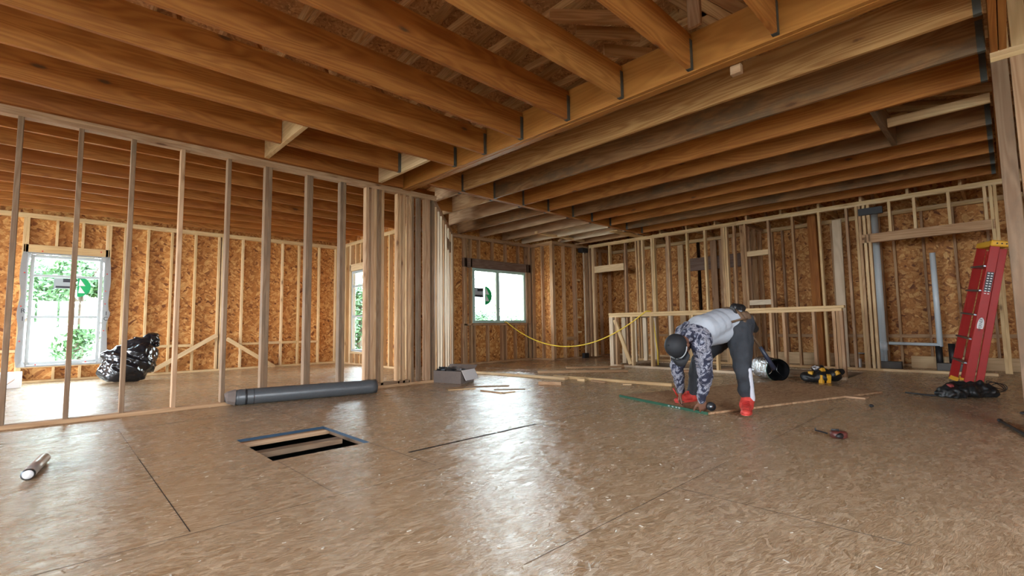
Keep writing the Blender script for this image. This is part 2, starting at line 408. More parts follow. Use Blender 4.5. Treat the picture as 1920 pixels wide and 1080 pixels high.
# ---- roof
RIDY, RIDZ = 2.6, 4.75
def roofz(y): return RIDZ - (y-RIDY)*(RIDZ-2.98)/(11.5-RIDY) if y > RIDY else RIDZ - (RIDY-y)*(RIDZ-3.0)/(RIDY+4.0)
bm = bmesh.new()
def slab(pts, th=.012):
    a = [bm.verts.new(p) for p in pts]; b = [bm.verts.new((p[0], p[1], p[2]+th)) for p in pts]
    n = len(pts); bm.faces.new(a[::-1]); bm.faces.new(b)
    for k in range(n): bm.faces.new((a[k], a[(k+1) % n], b[(k+1) % n], b[k]))
RX0, RX1 = XM-.3, 11.4
slab([(RX0, RIDY, RIDZ), (RX1, RIDY, RIDZ), (RX1, 11.6, roofz(11.6)), (RX0, 11.6, roofz(11.6))])
slab([(RX0, -3.6, roofz(-3.6)), (RX1, -3.6, roofz(-3.6)), (RX1, RIDY, RIDZ), (RX0, RIDY, RIDZ)])
o = from_bm('ceiling_roof_deck', bm, M_OSBR); o['kind'] = 'structure'
x = RX0+.2; k = 0
while x < 11.3:
    t = thing('rafter_pair', 'pair of dark sloping rafters under the roof sheathing', 'rafter', (x, RIDY, RIDZ-.1), 'rafters under the roof sheathing')
    for y1 in (11.5, -3.5):
        board('rafter', (x, RIDY, RIDZ-.075), (x, y1, roofz(y1)-.075), .038, .14, M_RAFT, t)
    board('collar_tie', (x+.04, RIDY-1.7, RIDZ-.62), (x+.04, RIDY+2.6, RIDZ-.62), .038, .089, M_RAFT, t)
    for (ya, za, yb) in ((1.2, 3.12, 2.5), (4.4, 3.12, 5.2), (7.2, 3.12, 6.2)):
        board('web', (x+.04, ya, za), (x+.04, yb, roofz(yb)-.12), .038, .089, M_RAFT, t)
    x += .61; k += 1
# gables
bm = bmesh.new()
for X in (11.04,):
    for ya, yb in ((-3.5, RIDY), (RIDY, 11.5)):
        pts = [(X, ya, 2.80), (X, yb, 2.80), (X, yb, roofz(yb)), (X, ya, roofz(ya))]
        a = [bm.verts.new(p) for p in pts]; b = [bm.verts.new((p[0]+.012, p[1], p[2])) for p in pts]
        bm.faces.new(a); bm.faces.new(b[::-1])
        for q in range(4): bm.faces.new((a[q], b[q], b[(q+1) % 4], a[(q+1) % 4]))
bmesh.ops.recalc_face_normals(bm, faces=bm.faces)
o = from_bm('wall_gable_right', bm, M_OSBW); o['kind'] = 'structure'
o = box('wall_soffit_back', (5.05, 8.16, 2.80), (11.04, 8.17, roofz(8.16)), M_OSBR); o['kind'] = 'structure'
o = box('wall_soffit_side', (5.04, 8.16, 2.80), (5.05, 11.3, roofz(11.3)), M_OSBR); o['kind'] = 'structure'

# ================================================================ WALLS
PI = math.pi
# open stud partition, left
r = thing('stud_partition', 'long open stud partition dividing the left room, grey roll lying at its foot', 'stud wall', (1.0, 5.97, 0))
w = Wall(r, (0, 5.93), 0, 1, M_STUDG)
w.plates(XM+.1, 4.16, splits=(1.0, 3.3), m=M_STUD)
for a in (-5.5, -5.1, -4.7, -4.3, -3.9, -3.5, -3.05, -2.65, -2.25, -1.85, -1.45, -1.05, -.68, -.265, .135, .525, .935, 1.37): w.stud(a, m=random.choice([M_STUDG, M_STUD]))
for a in (1.76, 1.798, 2.24, 2.278, 2.67, 2.708): w.stud(a)
for a in (3.03, 3.11, 3.148, 3.186, 3.262, 3.51, 3.60, 3.70, 3.74, 3.86, 3.98, 4.02, 4.10): w.stud(a, m=random.choice([M_STUD, M_STUDG]))
for i, (a, b) in enumerate(((3.2, 3.5), (3.5, 3.7))): w.hor('blocking', a, b, .038, .076)
# angled wall
r = thing('angled_partition', 'angled partition of closely packed studs beside the sliding window wall', 'stud wall', (5, 6.95, 0))
w = Wall(r, (4.16, 6.0), math.atan2(1.93, 1.80), 1, M_STUD)
LN = math.hypot(1.93, 1.80)
w.plates(0, LN)
for a in (.03, .07, .3, .34, .62, .66, .95, .99, 1.25, 1.29, 1.33, 1.62, 1.66, 1.98, 2.02, 2.06, 2.34, 2.38, LN-.06, LN-.02): w.stud(a, m=random.choice([M_STUD, M_STUD, M_PALE]))
w.hor('header', 1.66, 2.3, 2.30, 2.5); 

# left room back wall
r = struct('wall_back_left', (2, 11.2, 0)); w = Wall(r, (0, 11.15), 0, 1, M_STUDY)
w.plates(XM, 5.0, m=M_STUDY)
WX0, WX1, WZ0, WZ1 = -.31, .66, .28, 2.13
for a in (WX0-.02, WX0-.058, WX1+.02, WX1+.06, .93, 1.27, 1.64, 2.03, 2.44, 2.50, 2.88, 3.28, 3.68, 4.04, 4.50, 4.9, -.8, -1.2, -1.6, -2.0, -2.4, -2.8, -3.2): w.stud(a)
w.hor('window_header', WX0-.06, WX1+.06, WZ1, WZ1+.15); w.hor('window_sill_plate', WX0, WX1, WZ0-.038, WZ0)
for a in (.02, .35): w.stud(a, WZ1+.15, ZP, 'cripple_stud'); w.stud(a+.05, .038, WZ0-.038, 'cripple_stud')
w.sheet('sheathing', [(XM, WX0, 0, 3.0), (WX1, 5.1, 0, 3.0), (WX0, WX1, 0, WZ0), (WX0, WX1, WZ1, 3.0)], M_OSBW)
def P11(x, y): return aty(x, y, 11.12)
for a, b in (((283, 697), (407, 628)), ((425, 635), (515, 688))):
    board('diagonal_brace', P11(*a), P11(*b), .038, .075, M_STUDY, r)
for a0, a1 in ((-.8, -.37), (.95, 1.25), (1.29, 1.62), (1.66, 2.01), (2.9, 3.26), (3.3, 3.66), (3.7, 4.02), (4.06, 4.48)):
    w.hor('blocking', a0, a1, .50, .55+random.uniform(-.01, .01))
# left room side wall with window 2
r = struct('wall_left_room_side', (5, 9.6, 0)); w = Wall(r, (4.95, 8.05), PI/2, -1, M_STUDY)
w.plates(0, 3.1, m=M_STUDY)
V0, V1 = 1.50, 2.43
for a in (.02, .06, .35, .7, .95, 1.1, V0-.02, V0-.058, V1+.02, V1+.06, 2.7, 3.08): w.stud(a)
w.hor('window_header', V0-.06, V1+.06, 2.13, 2.28); w.hor('window_sill_plate', V0, V1, .24, .278)
for a in (1.7, 1.95, 2.2): w.stud(a, 2.28, ZP, 'cripple_stud'); w.stud(a, .038, .24, 'cripple_stud')
w.sheet('sheathing', [(0, V0, 0, 2.9), (V1, 3.2, 0, 2.9), (V0, V1, 0, .278), (V0, V1, 2.13, 2.9)], M_OSBW)
# wall with sliding window
r = struct('wall_back', (7, 8.1, 0)); w = Wall(r, (0, 8.05), 0, 1, M_STUD)
w.plates(4.95, 8.54)
S0, S1, SZ0, SZ1 = 6.60, 8.26, .885, 2.10
for a in (5.2, 5.6, 5.98, 6.06, 6.38, 6.42, 6.56, S1+.03, 8.36, 8.40, 8.50): w.stud(a)
w.hor('window_header', 6.36, 8.42, 2.10, 2.30, m=M_DARKW); w.hor('window_sill_plate', 6.32, 8.38, SZ0-.05, SZ0-.01)
for a in (6.44, 6.80, 7.20, 7.61, 8.03): w.stud(a, 2.30, ZP, 'cripple_stud')
for a in (6.34, 6.65, 7.04, 7.47, 7.58, 7.90, 8.28): w.stud(a, .038, SZ0-.05, 'cripple_stud')
w.sheet('sheathing', [(4.95, S0, 0, 2.9), (S1, 8.53, 0, 2.9), (S0, S1, 0, SZ0), (S0, S1, SZ1, 2.9)], M_OSBW)
# jog
r = struct('wall_jog', (8.45, 7.7, 0)); w = Wall(r, (8.43, 7.35), PI/2, -1, M_STUD)
w.plates(0, .70)
w.stud(.06)
for a in (.02, .36, .66): w.stud(a)
w.sheet('sheathing', [(0.1, .80, 0, 2.9)], M_OSBW)
# far short wall
r = struct('wall_far', (9.3, 7.4, 0)); w = Wall(r, (0, 7.35), 0, 1, M_STUD)
w.plates(8.43, 10.95)
for a in (8.45, 8.49, 8.88, 9.28, 9.32, 10.0, 10.4, 10.8): w.stud(a)
w.sheet('sheathing', [(8.43, 9.40, 0, 2.9), (9.40, 11.05, 0, 2.9)], M_OSBW)
w.hor('blocking', 8.9, 9.27, .45, .53)
for z in (.62, .98, 1.42, 1.9): w.hor('blocking', 9.34, 9.48, z, z+.04, m=M_STUDY)
# tall partition on the right
XP = 9.65
r = thing('tall_stud_partition', 'tall open stud partition behind the half wall, framing two door openings', 'stud wall', (XP, 3.4, 0))
w = Wall(r, (XP, 0), PI/2, -1, M_STUDY)
w.plates(-.6, 7.2, splits=(3.6, 5.6), bottom=False, m=M_STUDY)
w.hor('bottom_plate', .15, 1.45, 0, .038); w.hor('bottom_plate', 1.45, 6.1, 0, .038); 
w.hor('door_header', 6.2, 7.04, 2.09, 2.25)
for a in (7.06, 7.10, 6.16, 5.86, 5.80, 5.70, 5.46, 5.42, 5.10, 5.06, 4.64, 4.25, 3.89, 3.85, 3.81, 3.67, 3.45, 3.03, 2.62, 2.20, 1.80, 1.66, 1.62, 1.56, 1.50, .06, .02): w.stud(a, m=random.choice([M_STUDY, M_STUDY, M_STUD]), lean=random.uniform(-.006, .006))
w.stud(6.6, 2.25, ZP, 'cripple_stud')
w.hor('block', 3.05, 3.43, 2.08, 2.18); w.hor('block', 3.05, 3.43, 1.14, 1.235, m=M_PALE)
w.hor('door_header', .04, 1.60, 2.09, 2.235, m=M_STUD)
for a in (1.22, .91, .51, .12): w.stud(a, 2.235, ZP, 'cripple_stud')
for a in (7.2, 7.28, 7.33): w.stud(a, m=M_STUD)
tag(board('leaning_board', Vector((9.45, 7.22, .13)), (9.50, 7.26, 2.6), .02, .09, M_PALE, up=(1, 1, 0)), 'pale thin board standing upright in the dark far corner', 'board')
tag(box('dark_block', (9.46, 7.26, .0), (9.63, 7.34, .12), M_BLACK), 'dark block on the floor in the far corner under upright boards', 'block')
tag(box('dark_block', (9.40, 7.20, 2.61), (9.62, 7.34, 2.72), M_BLACK), 'dark block up under the ceiling plates in the far corner', 'block')
# right exterior wall
r = struct('wall_right', (11, 3.5, 0)); w = Wall(r, (10.95, 0), PI/2, -1, M_STUD)
w.plates(YM, 7.35, m=M_STUDY)
a = YM+.1
while a < 7.3:
    w.stud(a + (.0 if a < -.2 else 0)); a += .405
for a in (1.55, 2.3, 3.18, 5.0, 6.2): w.stud(a)
w.hor('blocking', YM, 7.3, .50, .56, d0=.0, d1=.04)
w.sheet('sheathing', [(YM, 7.5, 0, 2.9)], M_OSBW)
w.hor('window_header', 3.7, 5.2, 2.05, 2.35, m=M_DARKW, d0=-.02, d1=.02)
for i, a in enumerate((3.9, 4.4, 4.6, 5.4)): 
    o = board('wall_plank', w.p(a, -.06, .04), w.p(a, -.06, 2.7 if i else 2.4), .02, .14, random.choice([M_STUDY, M_STUD]), up=(0, 1, 0))
    tag(o, ('wide tan plank standing far behind the dark header', 'wide plank standing beside the dark header in back rooms', 'plank seen through the partition above the worker', 'plank seen through the partition near the framed doorway')[i], 'plank')
o = board('support_post', (10.15, 2.42, 0.0), (10.15, 2.42, 2.8), .14, .14, M_JOIST, up=(1, 0, 0)); tag(o, 'thick dark orange wooden post behind the tall partition', 'post')
o = board('pale_post', (9.95, 2.02, 0.0), (9.95, 2.0, 2.6), .04, .14, M_PALE, up=(0, 1, 0)); tag(o, 'pale grey plank standing behind the partition near half wall end', 'post')
for i, (x0, y0, y1, z0, z1) in enumerate(((10.1, 1.9, 5.4, .0, .22), (10.22, -.4, 1.2, .0, .20))):
    o = board('low_plank', (x0+.4, y0, (z0+z1)/2), (x0+.4, y1, (z0+z1)/2), .03, z1-z0, M_STUDY); tag(o, ('long low plank on edge behind the tall partition', 'short low plank on edge behind the white vent pipes')[i], 'plank')
# cross partitions in the back rooms
r = thing('cross_partition', 'short cross partition in the back rooms behind the tall partition', 'stud wall', (10.3, 3.5, 0)); w = Wall(r, (9.76, 3.5), 0, 1, M_STUD)
w.plates(0, 1.1)
for a in (.02, .3, .62, .95): w.stud(a)
# near right wall with post
r = thing('end_wall', 'stud wall with a thick built-up end post beside the red ladder', 'stud wall', (5.0, -.1, 0)); w = Wall(r, (4.99, -.035), -PI/2, 1, M_STUDG)
w.plates(0, 2.9, m=M_STUDY)
w.stud(.045, t=.089, m=M_STUDG); w.stud(.155, t=.11, m=M_STUD)
for a in (.6, 1.0, 1.4, 1.8, 2.2): w.stud(a)
for a in (.02, .115):
    board('upper_post', (5.05, -.035-a-.04, 2.80), (5.05, -.035-a-.04, 3.9), .085, .06, M_STUDY, r, up=(1, 0, 0))
# enclosing walls behind and beside the camera, unseen openings sized to let light in
def sheet_wall(name, axis, c, a0, a1, holes, z1=2.95):
    bm = bmesh.new()
    for x0, x1, z0, z1_ in grid_rects(a0, a1, 0, z1, holes):
        if axis == 'X': bm_box(bm, ((x0+x1)/2, c, (z0+z1_)/2), (x1-x0, .1, z1_-z0))
        else: bm_box(bm, (c, (x0+x1)/2, (z0+z1_)/2), (.1, x1-x0, z1_-z0))
    o = from_bm(name, bm, M_OSBW); o['kind'] = 'structure'
sheet_wall('wall_rear', 'X', YM, XM, 11.0, [(-3.2, 1.6, .95, 2.05)], 3.19)
sheet_wall('wall_side', 'Y', XM, YM+.05, 11.15, [(.6, 3.0, .4, 2.1), (6.2, 10.9, .1, 2.5)], 3.0)
bm = bmesh.new()
for ya, yb in ((YM-.3, RIDY), (RIDY, 11.4)):
    pts = [(XM-.04, ya, 3.0), (XM-.04, yb, 3.0), (XM-.04, yb, roofz(yb)), (XM-.04, ya, roofz(ya))]
    a = [bm.verts.new(p) for p in pts]; b = [bm.verts.new((p[0]-.012, p[1], p[2])) for p in pts]
    bm.faces.new(a); bm.faces.new(b[::-1])
    for q in range(4): bm.faces.new((a[q], b[q], b[(q+1) % 4], a[(q+1) % 4]))
bmesh.ops.recalc_face_normals(bm, faces=bm.faces)
o = from_bm('wall_gable_side', bm, M_OSBW); o['kind'] = 'structure'
o = box('wall_soffit_light_stop', (8.54, 7.45, 2.80), (11.04, 8.16, 2.815), M_OSBR); o['kind'] = 'structure'  # unseen piece added to close a light leak above the jog
# ================================================================ HALF WALL
r = thing('half_wall', 'waist-high stud half wall guarding the stair opening behind the worker', 'half wall', (7.95, 3.5, 0)); w = Wall(r, (7.9, 0), PI/2, -1, M_STUDY, zt=1.03)
w.hor('top_plate', 1.6, 5.45, .95, .99); w.hor('cap_plate', 1.57, 5.46, .992, 1.03, m=M_STUDY)
w.hor('bottom_plate', 1.6, 5.45, 0, .038, m=M_PALE)
for a, m_ in ((5.43, M_PALE), (5.39, M_PALE), (5.30, M_STUD), (4.95, M_STUDY), (4.55, M_STUDY), (4.17, M_PALE), (3.76, M_STUDY), (3.36, M_STUDY), (2.95, M_STUDY), (2.52, M_STUD), (2.34, M_STUD), (1.95, M_STUD), (1.70, M_STUD), (1.655, M_STUD), (1.615, M_STUD)):
    w.stud(a, .038, .95, m=m_)
board('diagonal_brace', (7.92, 5.33, .90), (7.92, 5.0, .06), .038, .07, M_STUDY, r, up=(0, 1, 0))
r2 = thing('half_wall_return', 'short return of the half wall at its far end, pale boards', 'half wall', (8.8, 5.4, 0)); w = Wall(r2, (8.0, 5.36), 0, 1, M_PALE, zt=1.03)
w.hor('top_plate', 0, 1.6, .95, .99); w.hor('bottom_plate', 0, 1.6, 0, .038)
for a in (.35, .75, 1.15, 1.55): w.stud(a, .038, .95)

# ================================================================ CEILING FRAMING
JH = .286
def hanger(parent, p, along, side):
    """thin steel joist hanger straps at a joist end"""
    bm = bmesh.new(); u = Vector(along); v = Vector((-u.y, u.x, 0))
    R = Matrix((u, v, Vector((0, 0, 1)))).transposed().to_4x4()
    for s in (-1, 1): bm_box(bm, Vector(p)+v*s*.0205-u*.022+Vector((0, 0, .12)), (.042, .003, .24), M=R)
    bm_box(bm, Vector(p)-u*.022+Vector((0, 0, -.001)), (.042, .044, .003), M=R)
    M = recenter(bm); return from_bm('joist_hanger', bm, M_HANG, parent, M)
ordn = ['first', 'second', 'third', 'fourth', 'fifth', 'sixth', 'seventh', 'eighth', 'ninth', 'tenth']
# main beam
t = thing('main_beam', 'orange laminated main beam running across the ceiling, joists hung on it', 'beam', (3.65, 2.7, ZT))
for k in range(3): board('beam_ply', (3.585+.045*k, -.04, ZT+.15-.004*(k == 1)), (3.585+.045*k, 5.93, ZT+.15-.004*(k == 1)), .044, .32, M_LVL, t, bev=.002)
board('blocking', (3.76, 1.30, ZT-.03), (3.76, 1.38, ZT-.03), .05, .07, M_STUD, t)
# left bay
ys = [.36, .99, 1.61, 2.245, 2.85, 3.49, 4.09, 4.66]
for i, y in enumerate(ys):
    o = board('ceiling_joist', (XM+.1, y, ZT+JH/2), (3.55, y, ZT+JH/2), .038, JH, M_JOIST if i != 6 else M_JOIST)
    tag(o, 'joist left of the main beam, %s counting from the camera end' % ordn[i], 'joist', 'ceiling joists left of the main beam')
    hanger(o, (3.555, y, ZT), (1, 0, 0), 1)
o = board('ceiling_joist', (XM+.1, 5.30, ZT+JH/2), (1.70, 5.30, ZT+JH/2), .038, JH, M_JOIST); tag(o, 'joist near the open partition ending at a short header block', 'joist', 'ceiling joists left of the main beam')
o = board('ceiling_joist', (1.76, 5.30, ZT+JH/2), (3.15, 5.30, ZT+JH/2), .038, JH, M_JOIST); tag(o, 'short joist between two header blocks near the open partition', 'joist', 'ceiling joists left of the main beam'); hanger(o, (3.155, 5.30, ZT), (1, 0, 0), 1)
o = board('ceiling_joist', (XM+.1, 5.90, ZT+JH/2), (3.55, 5.90, ZT+JH/2), .05, JH, M_JOIST); tag(o, 'joist sitting right above the open stud partition', 'joist', 'ceiling joists left of the main beam')
for i, x in enumerate((1.73, 3.18)):
    o = board('header_block', (x, 4.69, ZT+.12), (x, 5.87, ZT+.12), .05, .24, M_STUDY); tag(o, ('short pale header block bridging joists above the open partition', 'short header block bridging joists beside the end of the main beam')[i], 'header')
# left room joists
for i, y in enumerate((6.6, 7.22, 7.85, 8.43, 9.0, 9.6, 10.2, 10.75)):
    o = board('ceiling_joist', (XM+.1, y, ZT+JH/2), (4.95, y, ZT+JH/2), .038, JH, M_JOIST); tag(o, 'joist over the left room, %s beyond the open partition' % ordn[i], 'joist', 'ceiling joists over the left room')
# right bay
mats = [M_JOISTG, M_JOISTG, M_JOIST, M_JOIST, M_JOISTG, M_JOIST, M_JOIST, M_JOISTG, M_JOIST]
for i, x in enumerate((4.29, 4.92, 5.56, 6.18, 6.86, 7.44, 8.05, 8.65, 9.25)):
    y0 = .80 if i in (3, ) else -.02
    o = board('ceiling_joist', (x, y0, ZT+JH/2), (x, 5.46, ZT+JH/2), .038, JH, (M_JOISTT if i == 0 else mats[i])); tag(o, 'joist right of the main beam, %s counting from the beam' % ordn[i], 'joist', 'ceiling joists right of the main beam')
    hanger(o, (x, 5.455, ZT), (0, 1, 0), 1)
    if y0 < 0: hanger(o, (x, -.015, ZT), (0, -1, 0), 1)
o = board('attic_header', (5.58, .77, ZT+.11), (6.84, .77, ZT+.11), .05, .22, M_STUDG); tag(o, 'short header between joists at the attic opening on the right', 'header')
o = board('attic_member', (6.2, -.02, ZT+.06), (6.2, .74, ZT+.06), .038, .09, M_STUDY); tag(o, 'thin pale member crossing the attic opening on the right', 'framing member')
t = thing('near_header', 'header over the end wall carrying the near ends of right joists', 'header', (6, -.08, ZT))
for k in range(2): board('header_ply', (3.4, -.06-.045*k, ZT+.14), (9.65, -.06-.045*k, ZT+.14), .04, .286, M_JOIST, t)
# cross header at Y 5.5
t = thing('cross_header', 'long header crossing the ceiling from beam to tall partition', 'header', (6.5, 5.5, ZT))
for k in range(2): board('header_ply', (3.72, 5.484+.04*k, ZT+.14), (9.7, 5.484+.04*k, ZT+.14), .038, .286, M_JOIST, t)
for i, (x, y1) in enumerate(((4.33, 6.15), (4.96, 6.82), (5.60, 7.5), (6.24, 8.06), (6.86, 8.06), (7.55, 8.06), (8.2, 8.06), (8.8, 7.36), (9.35, 7.36))):
    o = board('ceiling_joist', (x, 5.55, ZT+JH/2), (x, y1+.05, ZT+JH/2), .038, JH, M_JOISTG if i == 3 else (M_PALE if i in (6, 7) else M_STUD)); tag(o, 'short joist beyond the cross header, %s counting from the main beam' % ordn[i], 'joist', 'short ceiling joists beyond the cross header')
    hanger(o, (x, 5.555, ZT), (0, -1, 0), 1)
o = board('ledger', (7.5, 7.0, ZT+.03), (9.2, 7.0, ZT+.03), .06, .05, M_STUDY); tag(o, 'light ledger strip under short joists above the jog corner', 'ledger')
o = board('ledger', (8.6, 5.75, ZT+.012), (9.65, 5.75, ZT+.012), .20, .024, M_STUDY); tag(o, 'flat plate on top of tall partition at the cross header', 'ledger')
for i, (a, b) in enumerate((((7.75, 7.9, 2.8), (8.1, 7.3, 3.05)), ((8.6, 7.3, 2.8), (8.75, 6.8, 3.05)))):
    o = board('kicker', a, b, .02, .05, M_STUD); tag(o, ('thin slanting strip above the sliding window wall', 'thin slanting strip above the far short wall')[i], 'brace')
# trusses over the back rooms
for i in range(12):
    y = -1.0 + i*.61 + .15
    t = thing('roof_truss', 'light roof truss over the back rooms behind the tall partition', 'truss', (10.3, y, ZT), 'roof trusses over the back rooms')
    board('bottom_chord', (9.66, y, ZT+.045), (11.03, y, ZT+.045), .038, .089, M_STUDY, t)
    board('web', (9.7, y, ZT+.09), (10.4, y, ZT+.75), .038, .07, M_STUD, t)
    board('web', (10.95, y, ZT+.09), (10.45, y, ZT+.75), .038, .07, M_STUD, t)
    board('top_chord', (9.3, y, ZT+.66), (11.0, y, ZT+.86), .038, .089, M_STUD, t)
# jack members seen in the attic
for i, (a, b) in enumerate((((1030, 30), (1180, 34)), ((1080, 60), (1200, 66)), ((1132, 94), (1222, 102)))):
    A = atz(*a, 3.62); B = atz(*b, 3.62)
    o = board('jack_rafter', A, B, .038, .12, M_RAFT); tag(o, ('short jack rafter in the attic, topmost of the three', 'short jack rafter in the attic, middle of the three', 'short jack rafter in the attic, lowest of the three')[i], 'rafter')
o = board('attic_post', atz(1303, 50, 3.1), atz(1303, 50, 3.1)+Vector((0, 0, 1.1)), .038, .1, M_STUD); tag(o, 'upright attic post standing on top of the main beam', 'post')

# ================================================================ WINDOWS
def window(name, w, a0, a1, z0, z1, bars, mull=None, mat=M_VINYL, f=.05):
    root = struct(name, w.p((a0+a1)/2, .05, z0)); old = w.r; w.r = root
    dd0, dd1 = .02, .095
    bm = bmesh.new()
    R = Matrix((w.u, w.v, Vector((0, 0, 1)))).transposed().to_4x4()
    def b(x0, x1, y0, y1, d0=dd0, d1=dd1): bm_box(bm, w.p((x0+x1)/2, (d0+d1)/2, (y0+y1)/2), (x1-x0, d1-d0, y1-y0), M=R, bev=.004)
    b(a0, a0+f, z0, z1); b(a1-f, a1, z0, z1); b(a0+f, a1-f, z1-f, z1); b(a0+f, a1-f, z0, z0+f)
    M = recenter(bm); from_bm('window_frame', bm, mat, root, M)
    zs = [z0+f] + [q for q in bars] + [z1-f]
    for q in bars:
        bm = bmesh.new(); b(a0+f, a1-f, q-.02, q+.02, .03, .085); M = recenter(bm); from_bm('sash_rail', bm, mat, root, M)
    if mull:
        bm = bmesh.new(); b(mull-.05, mull+.05, z0+f, z1-f, .03, .085); M = recenter(bm); from_bm('meeting_stile', bm, mat, root, M)
    for qa, qb in zip(zs, zs[1:]):
        for xa, xb in (((a0+f, a1-f),) if not mull else ((a0+f, mull-.05), (mull+.05, a1-f))):
            bm = bmesh.new(); bm_box(bm, w.p((xa+xb)/2, .06, (qa+qb)/2), (xb-xa, .004, qb-qa), M=R); M = recenter(bm); from_bm('glass_pane', bm, M_GLASS, root, M)
    w.r = old
    return root
def sticker(root, w, a, z, s):
    """grey label with print bars beside a green quarter disc"""
    R = Matrix((w.u, w.v, Vector((0, 0, 1)))).transposed().to_4x4()
    d = .055
    bm = bmesh.new()
    bm_box(bm, w.p(a-.35*s, d, z+.12*s), (.62*s, .001, .42*s), M=R)
    lab = from_bm('window_label', bm, M_STW, root); lab['label'] = 'grey printed window label'
    bm = bmesh.new()
    bm_box(bm, w.p(a-.22*s, d-.001, z+.25*s), (.34*s, .001, .14*s), M=R); bm_box(bm, w.p(a-.35*s, d-.001, z-.02*s), (.5*s, .001, .08*s), M=R)
    from_bm('print', bm, M_STB, lab)
    bm = bmesh.new(); vs = []
    for k in range(15):
        t = -PI/2 + PI*k/14; vs.append(bm.verts.new(w.p(a + .05*s + math.cos(t)*.42*s, d, z + math.sin(t)*.42*s)))
    vs2 = [bm.verts.new(v.co + w.v*.001) for v in vs]
    bm.faces.new(vs); bm.faces.new(vs2[::-1])
    for k in range(15): bm.faces.new((vs[k], vs2[k], vs2[(k+1) % 15], vs[(k+1) % 15]))
    g = from_bm('green_sticker', bm, M_STK, root); g['label'] = 'green half-round window sticker'
    bm = bmesh.new()
    for q in (-.25, .05):
        P = [w.p(a+.08*s, d-.001, z+q*s), w.p(a+.30*s, d-.001, z+q*s), w.p(a+.12*s, d-.001, z+(q+.3)*s)]
        bm.faces.new([bm.verts.new(p) for p in P])
    from_bm('print', bm, M_WHITEP, g)
w1 = Wall(None, (0, 11.15), 0, 1); r1 = window('window_1', w1, WX0+.03, WX1-.02, WZ0+.01, WZ1-.01, (1.08, 1.77))
sticker(r1, w1, .29, 1.60, .42)
w2 = Wall(None, (4.95, 8.05), PI/2, -1); window('window_2', w2, V0+.01, V1-.01, .29, 2.12, (1.08, 1.77))
w3 = Wall(None, (0, 8.05), 0, 1); r3 = window('window_3', w3, S0+.01, S1-.01, SZ0, SZ1-.005, (), mull=7.36, mat=M_VINYLG, f=.06)
sticker(r3, w3, 6.96, 1.50, .50)
# house wrap folded round window 1
bm = bmesh.new(); inner = []; outer = []
cx, cz = (WX0+WX1)/2, (WZ0+WZ1)/2; hx, hz = (WX1-WX0)/2-.01, (WZ1-WZ0)/2-.01
def ringpt(t, hx, hz):
    c, s = math.cos(t), math.sin(t); k = min(hx/max(abs(c), 1e-6), hz/max(abs(s), 1e-6)); return c*k, s*k
K = 72
for k in range(K):
    t = 2*PI*k/K; x, z = ringpt(t, hx, hz); inner.append(bm.verts.new((cx+x, 11.145, cz+z)))
    e = .05 + .05*noise.noise(Vector((math.cos(t)*2, math.sin(t)*2, 3))); ex = .11 if abs(math.cos(t)*hz) > abs(math.sin(t)*hx) else .03
    x2, z2 = ringpt(t, hx+ex*(0.6+.6*noise.noise(Vector((t*2, 1, 1)))+.2), hz+.03); outer.append(bm.verts.new((cx+x2, 11.135+.006*random.random(), cz+z2)))
for k in range(K): bm.faces.new((inner[k], inner[(k+1) % K], outer[(k+1) % K], outer[k]))
bmesh.ops.solidify(bm, geom=bm.faces, thickness=.002)
wrap = from_bm('house_wrap', bm, M_WRAP); tag(wrap, 'white plastic house wrap stapled around the left room window', 'wrap')
for s_, px, py, sz in (('R', 43, 583, .10), ('I', 42, 598, .10), ('I', 199, 588, .10), ('C', 198, 598, .09)):
    text('letter', s_, sz, aty(px, py, 11.118), (1, 0, 0), (0, 0, 1), M_STB, wrap)
for px, py in ((46, 511), (39, 574), (36, 640), (80, 471), (190, 473), (201, 514), (198, 546), (197, 570), (194, 620), (66, 684), (160, 678)):
    p = aty(px, py, 11.12); bm = bmesh.new(); bmesh.ops.create_cone(bm, cap_ends=True, segments=10, radius1=.011, radius2=.009, depth=.006)
    from_bm('cap_staple', bm, M_REDS, wrap, Matrix.Translation(p) @ Matrix.Rotation(PI/2, 4, 'X'))

